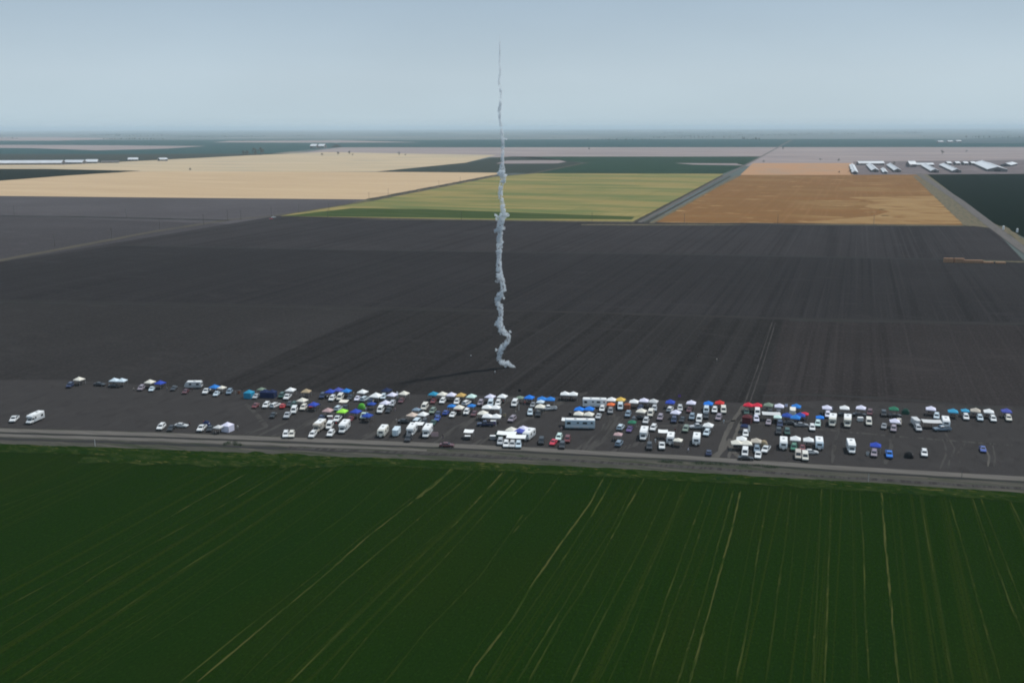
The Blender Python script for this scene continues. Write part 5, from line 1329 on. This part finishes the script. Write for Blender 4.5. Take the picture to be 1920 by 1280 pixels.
T_ = [(456.5, 290.5, 20, 12, 'leftmost of the four dark trees at the stubble edge'), (463, 290.7, 22, 15, 'second from left of the four dark trees at the stubble edge'), (479, 291, 30, 18, 'tall pointed tree, third of the four at the stubble edge'), (489, 291, 33, 19, 'tallest dark tree, rightmost of the four at the stubble edge'),
 (604, 292, 11, 9, 'small dark tree nearest the pale barns far off'), (634, 290.5, 13, 9, 'small dark tree second right of the far white sheds'), (655, 290.2, 16, 10, 'darker small tree of the pair right of the far white sheds'), (661, 292, 8, 8, 'low bush beside the darker small tree far off'), (748, 291.5, 14, 10, 'lone small tree on the pale land left of the smoke'), (760, 292, 8, 8, 'low bush right of the lone small tree left of the smoke'),
 (1767, 289.5, 17, 13, 'dark round tree on the pale land behind the dairy'), (1812, 286, 11, 9, 'small tree right behind the dairy on pale land'), (1468, 281, 15, 9, 'small tree beside the far end of the grey road'), (1572, 303, 10, 8, 'small tree left of the dairy barns'), (1538, 301.5, 8, 8, 'low bush left of the dairy on pale land'), (1676, 311, 12, 8, 'dark tree beside the crosswise dairy barn'), (1594, 325, 9, 7, 'dark tree at the left end of the dairy'), (1573, 325, 6, 6, 'low dark bush left of the dairy yard'), (1432, 305, 8, 8, 'small dark bush beside the grey road far off'), (1385, 309.5, 6, 6, 'tiny bush at the bare strip in the far green field'), (357, 320, 8, 8, 'small dark bush alone on the stubble at left'), (1105, 281, 11, 10, 'tiny tree on the pale land right of the smoke')]
for x, y, h, w, lab in T_: tree(x, y, h, w, lab, h > 25, 'tree' if h > 9 else 'bush', cat='tree' if h > 9 else 'bush', group='far trees' if h > 9 else 'far bushes')
# far woods and windbreaks that read as one mass along the horizon
wd = MB(); rw = random.Random(21)
for _ in range(60):
    y = 245.5 + 17 * rw.random() ** 1.6; x0 = rw.uniform(-60, 1960); w_px = rw.uniform(25, 190) * (1 if rw.random() < .7 else .3)
    P0, P1 = at(x0, y, -.5), at(x0 + w_px, y + rw.uniform(-.5, .5), -.5); L = (P1 - P0).length; n = int(min(110, max(6, L / rw.uniform(16, 45)))); hh = rw.uniform(8, 17)
    for k in range(n):
        if rw.random() < .15: continue
        c = P0.lerp(P1, (k + rw.random()) / n); h = hh * rw.uniform(.5, 1.25); r = h * rw.uniform(.4, .75)
        ring = [(c.x + r * math.cos(t) * rw.uniform(.7, 1.15), c.y + r * math.sin(t) * rw.uniform(.7, 1.15), -.5 + h * rw.uniform(.3, .6)) for t in [2 * math.pi * j / 6 for j in range(6)]]
        top_ = (c.x + rw.uniform(-.2, .2) * r, c.y, -.5 + h); bot = (c.x, c.y, -.55)
        for j in range(6): wd.face([ring[j], ring[(j + 1) % 6], top_]); wd.face([ring[(j + 1) % 6], ring[j], bot])
wme = wd.mesh('distant_woodland'); wme.materials.append(mat('leaf'))
wo = link(bpy.data.objects.new('distant_woodland', wme)); wo['kind'] = 'stuff'; wo['label'] = 'far-off rows of dark trees merging along the hazy horizon'
# weeds on the verge by the road
def bush(px, py, w, d, h, label, n=420, name='shrub'):
    p = at(px, py, -.06); root = link(bpy.data.objects.new(name, None)); root.location = p; root.rotation_euler = (0, 0, R(-7)); tag(root, label, 'shrub', 'shrubs on the road verge')
    c = MB(); cl = [(rs.uniform(-.5, .5), rs.uniform(-.5, .5)) for _ in range(14)]
    st = MB()
    for x, y in cl[:8]: st.cyl((x * w, y * d, 0), (x * w + rs.uniform(-.2, .2), y * d, h * .6), .03, .015, 5)
    me_ = st.mesh('stem'); me_.materials.append(mat('bark')); link(bpy.data.objects.new('stem', me_), root)
    for _ in range(n):
        x, y = rs.choice(cl); x += rs.gauss(0, .07); y += rs.gauss(0, .08); q = max(.1, 1 - (x * x + y * y) * 2.6)
        ctr = Vector((x * w, y * d, rs.uniform(.05, 1) * h * q)); s = rs.uniform(.08, .22)
        d1 = Vector((rs.gauss(0, 1), rs.gauss(0, 1), rs.gauss(0, 1))).normalized(); d2 = d1.orthogonal().normalized()
        c.face([ctr - d1 * s, ctr + d2 * s * .6, ctr + d1 * s, ctr - d2 * s * .6])
    me_ = c.mesh('foliage'); me_.materials.append(mat('weed')); link(bpy.data.objects.new('foliage', me_), root)
bush(437, 833, 7.0, 2.4, 1.3, 'green weedy clump on the verge at left')
bush(1330, 869, 12, 1.8, .8, 'long low green weeds on the verge by the track mouth', 700)
bush(1420, 874, 13, 1.8, .8, 'low green weeds on the verge below the long black car', 700)
bush(1255, 866, 9, 1.6, .7, 'low green weeds on the verge below the white pickup', 500)

# ------------------------------------------------------------------ haze over the plain
hz = MB(); hz.box(-EXT - 500, EXT + 500, -EXT - 500, EXT + 500, -1.8, 160)
hm = bpy.data.materials.new('haze'); hm.use_nodes = True
hn = hm.node_tree; hn.nodes.clear()
ho = hn.nodes.new('ShaderNodeOutputMaterial'); hv = hn.nodes.new('ShaderNodeVolumePrincipled')
hv.inputs['Color'].default_value = (.78, .92, 1.0, 1); hv.inputs['Density'].default_value = 4.6e-5; hv.inputs['Anisotropy'].default_value = 0.0
hn.links.new(hv.outputs[0], ho.inputs['Volume'])
hme = hz.mesh('haze'); hme.materials.append(hm)
haze = link(bpy.data.objects.new('haze', hme)); haze['kind'] = 'stuff'; haze['label'] = 'thin pale blue haze over the whole plain'
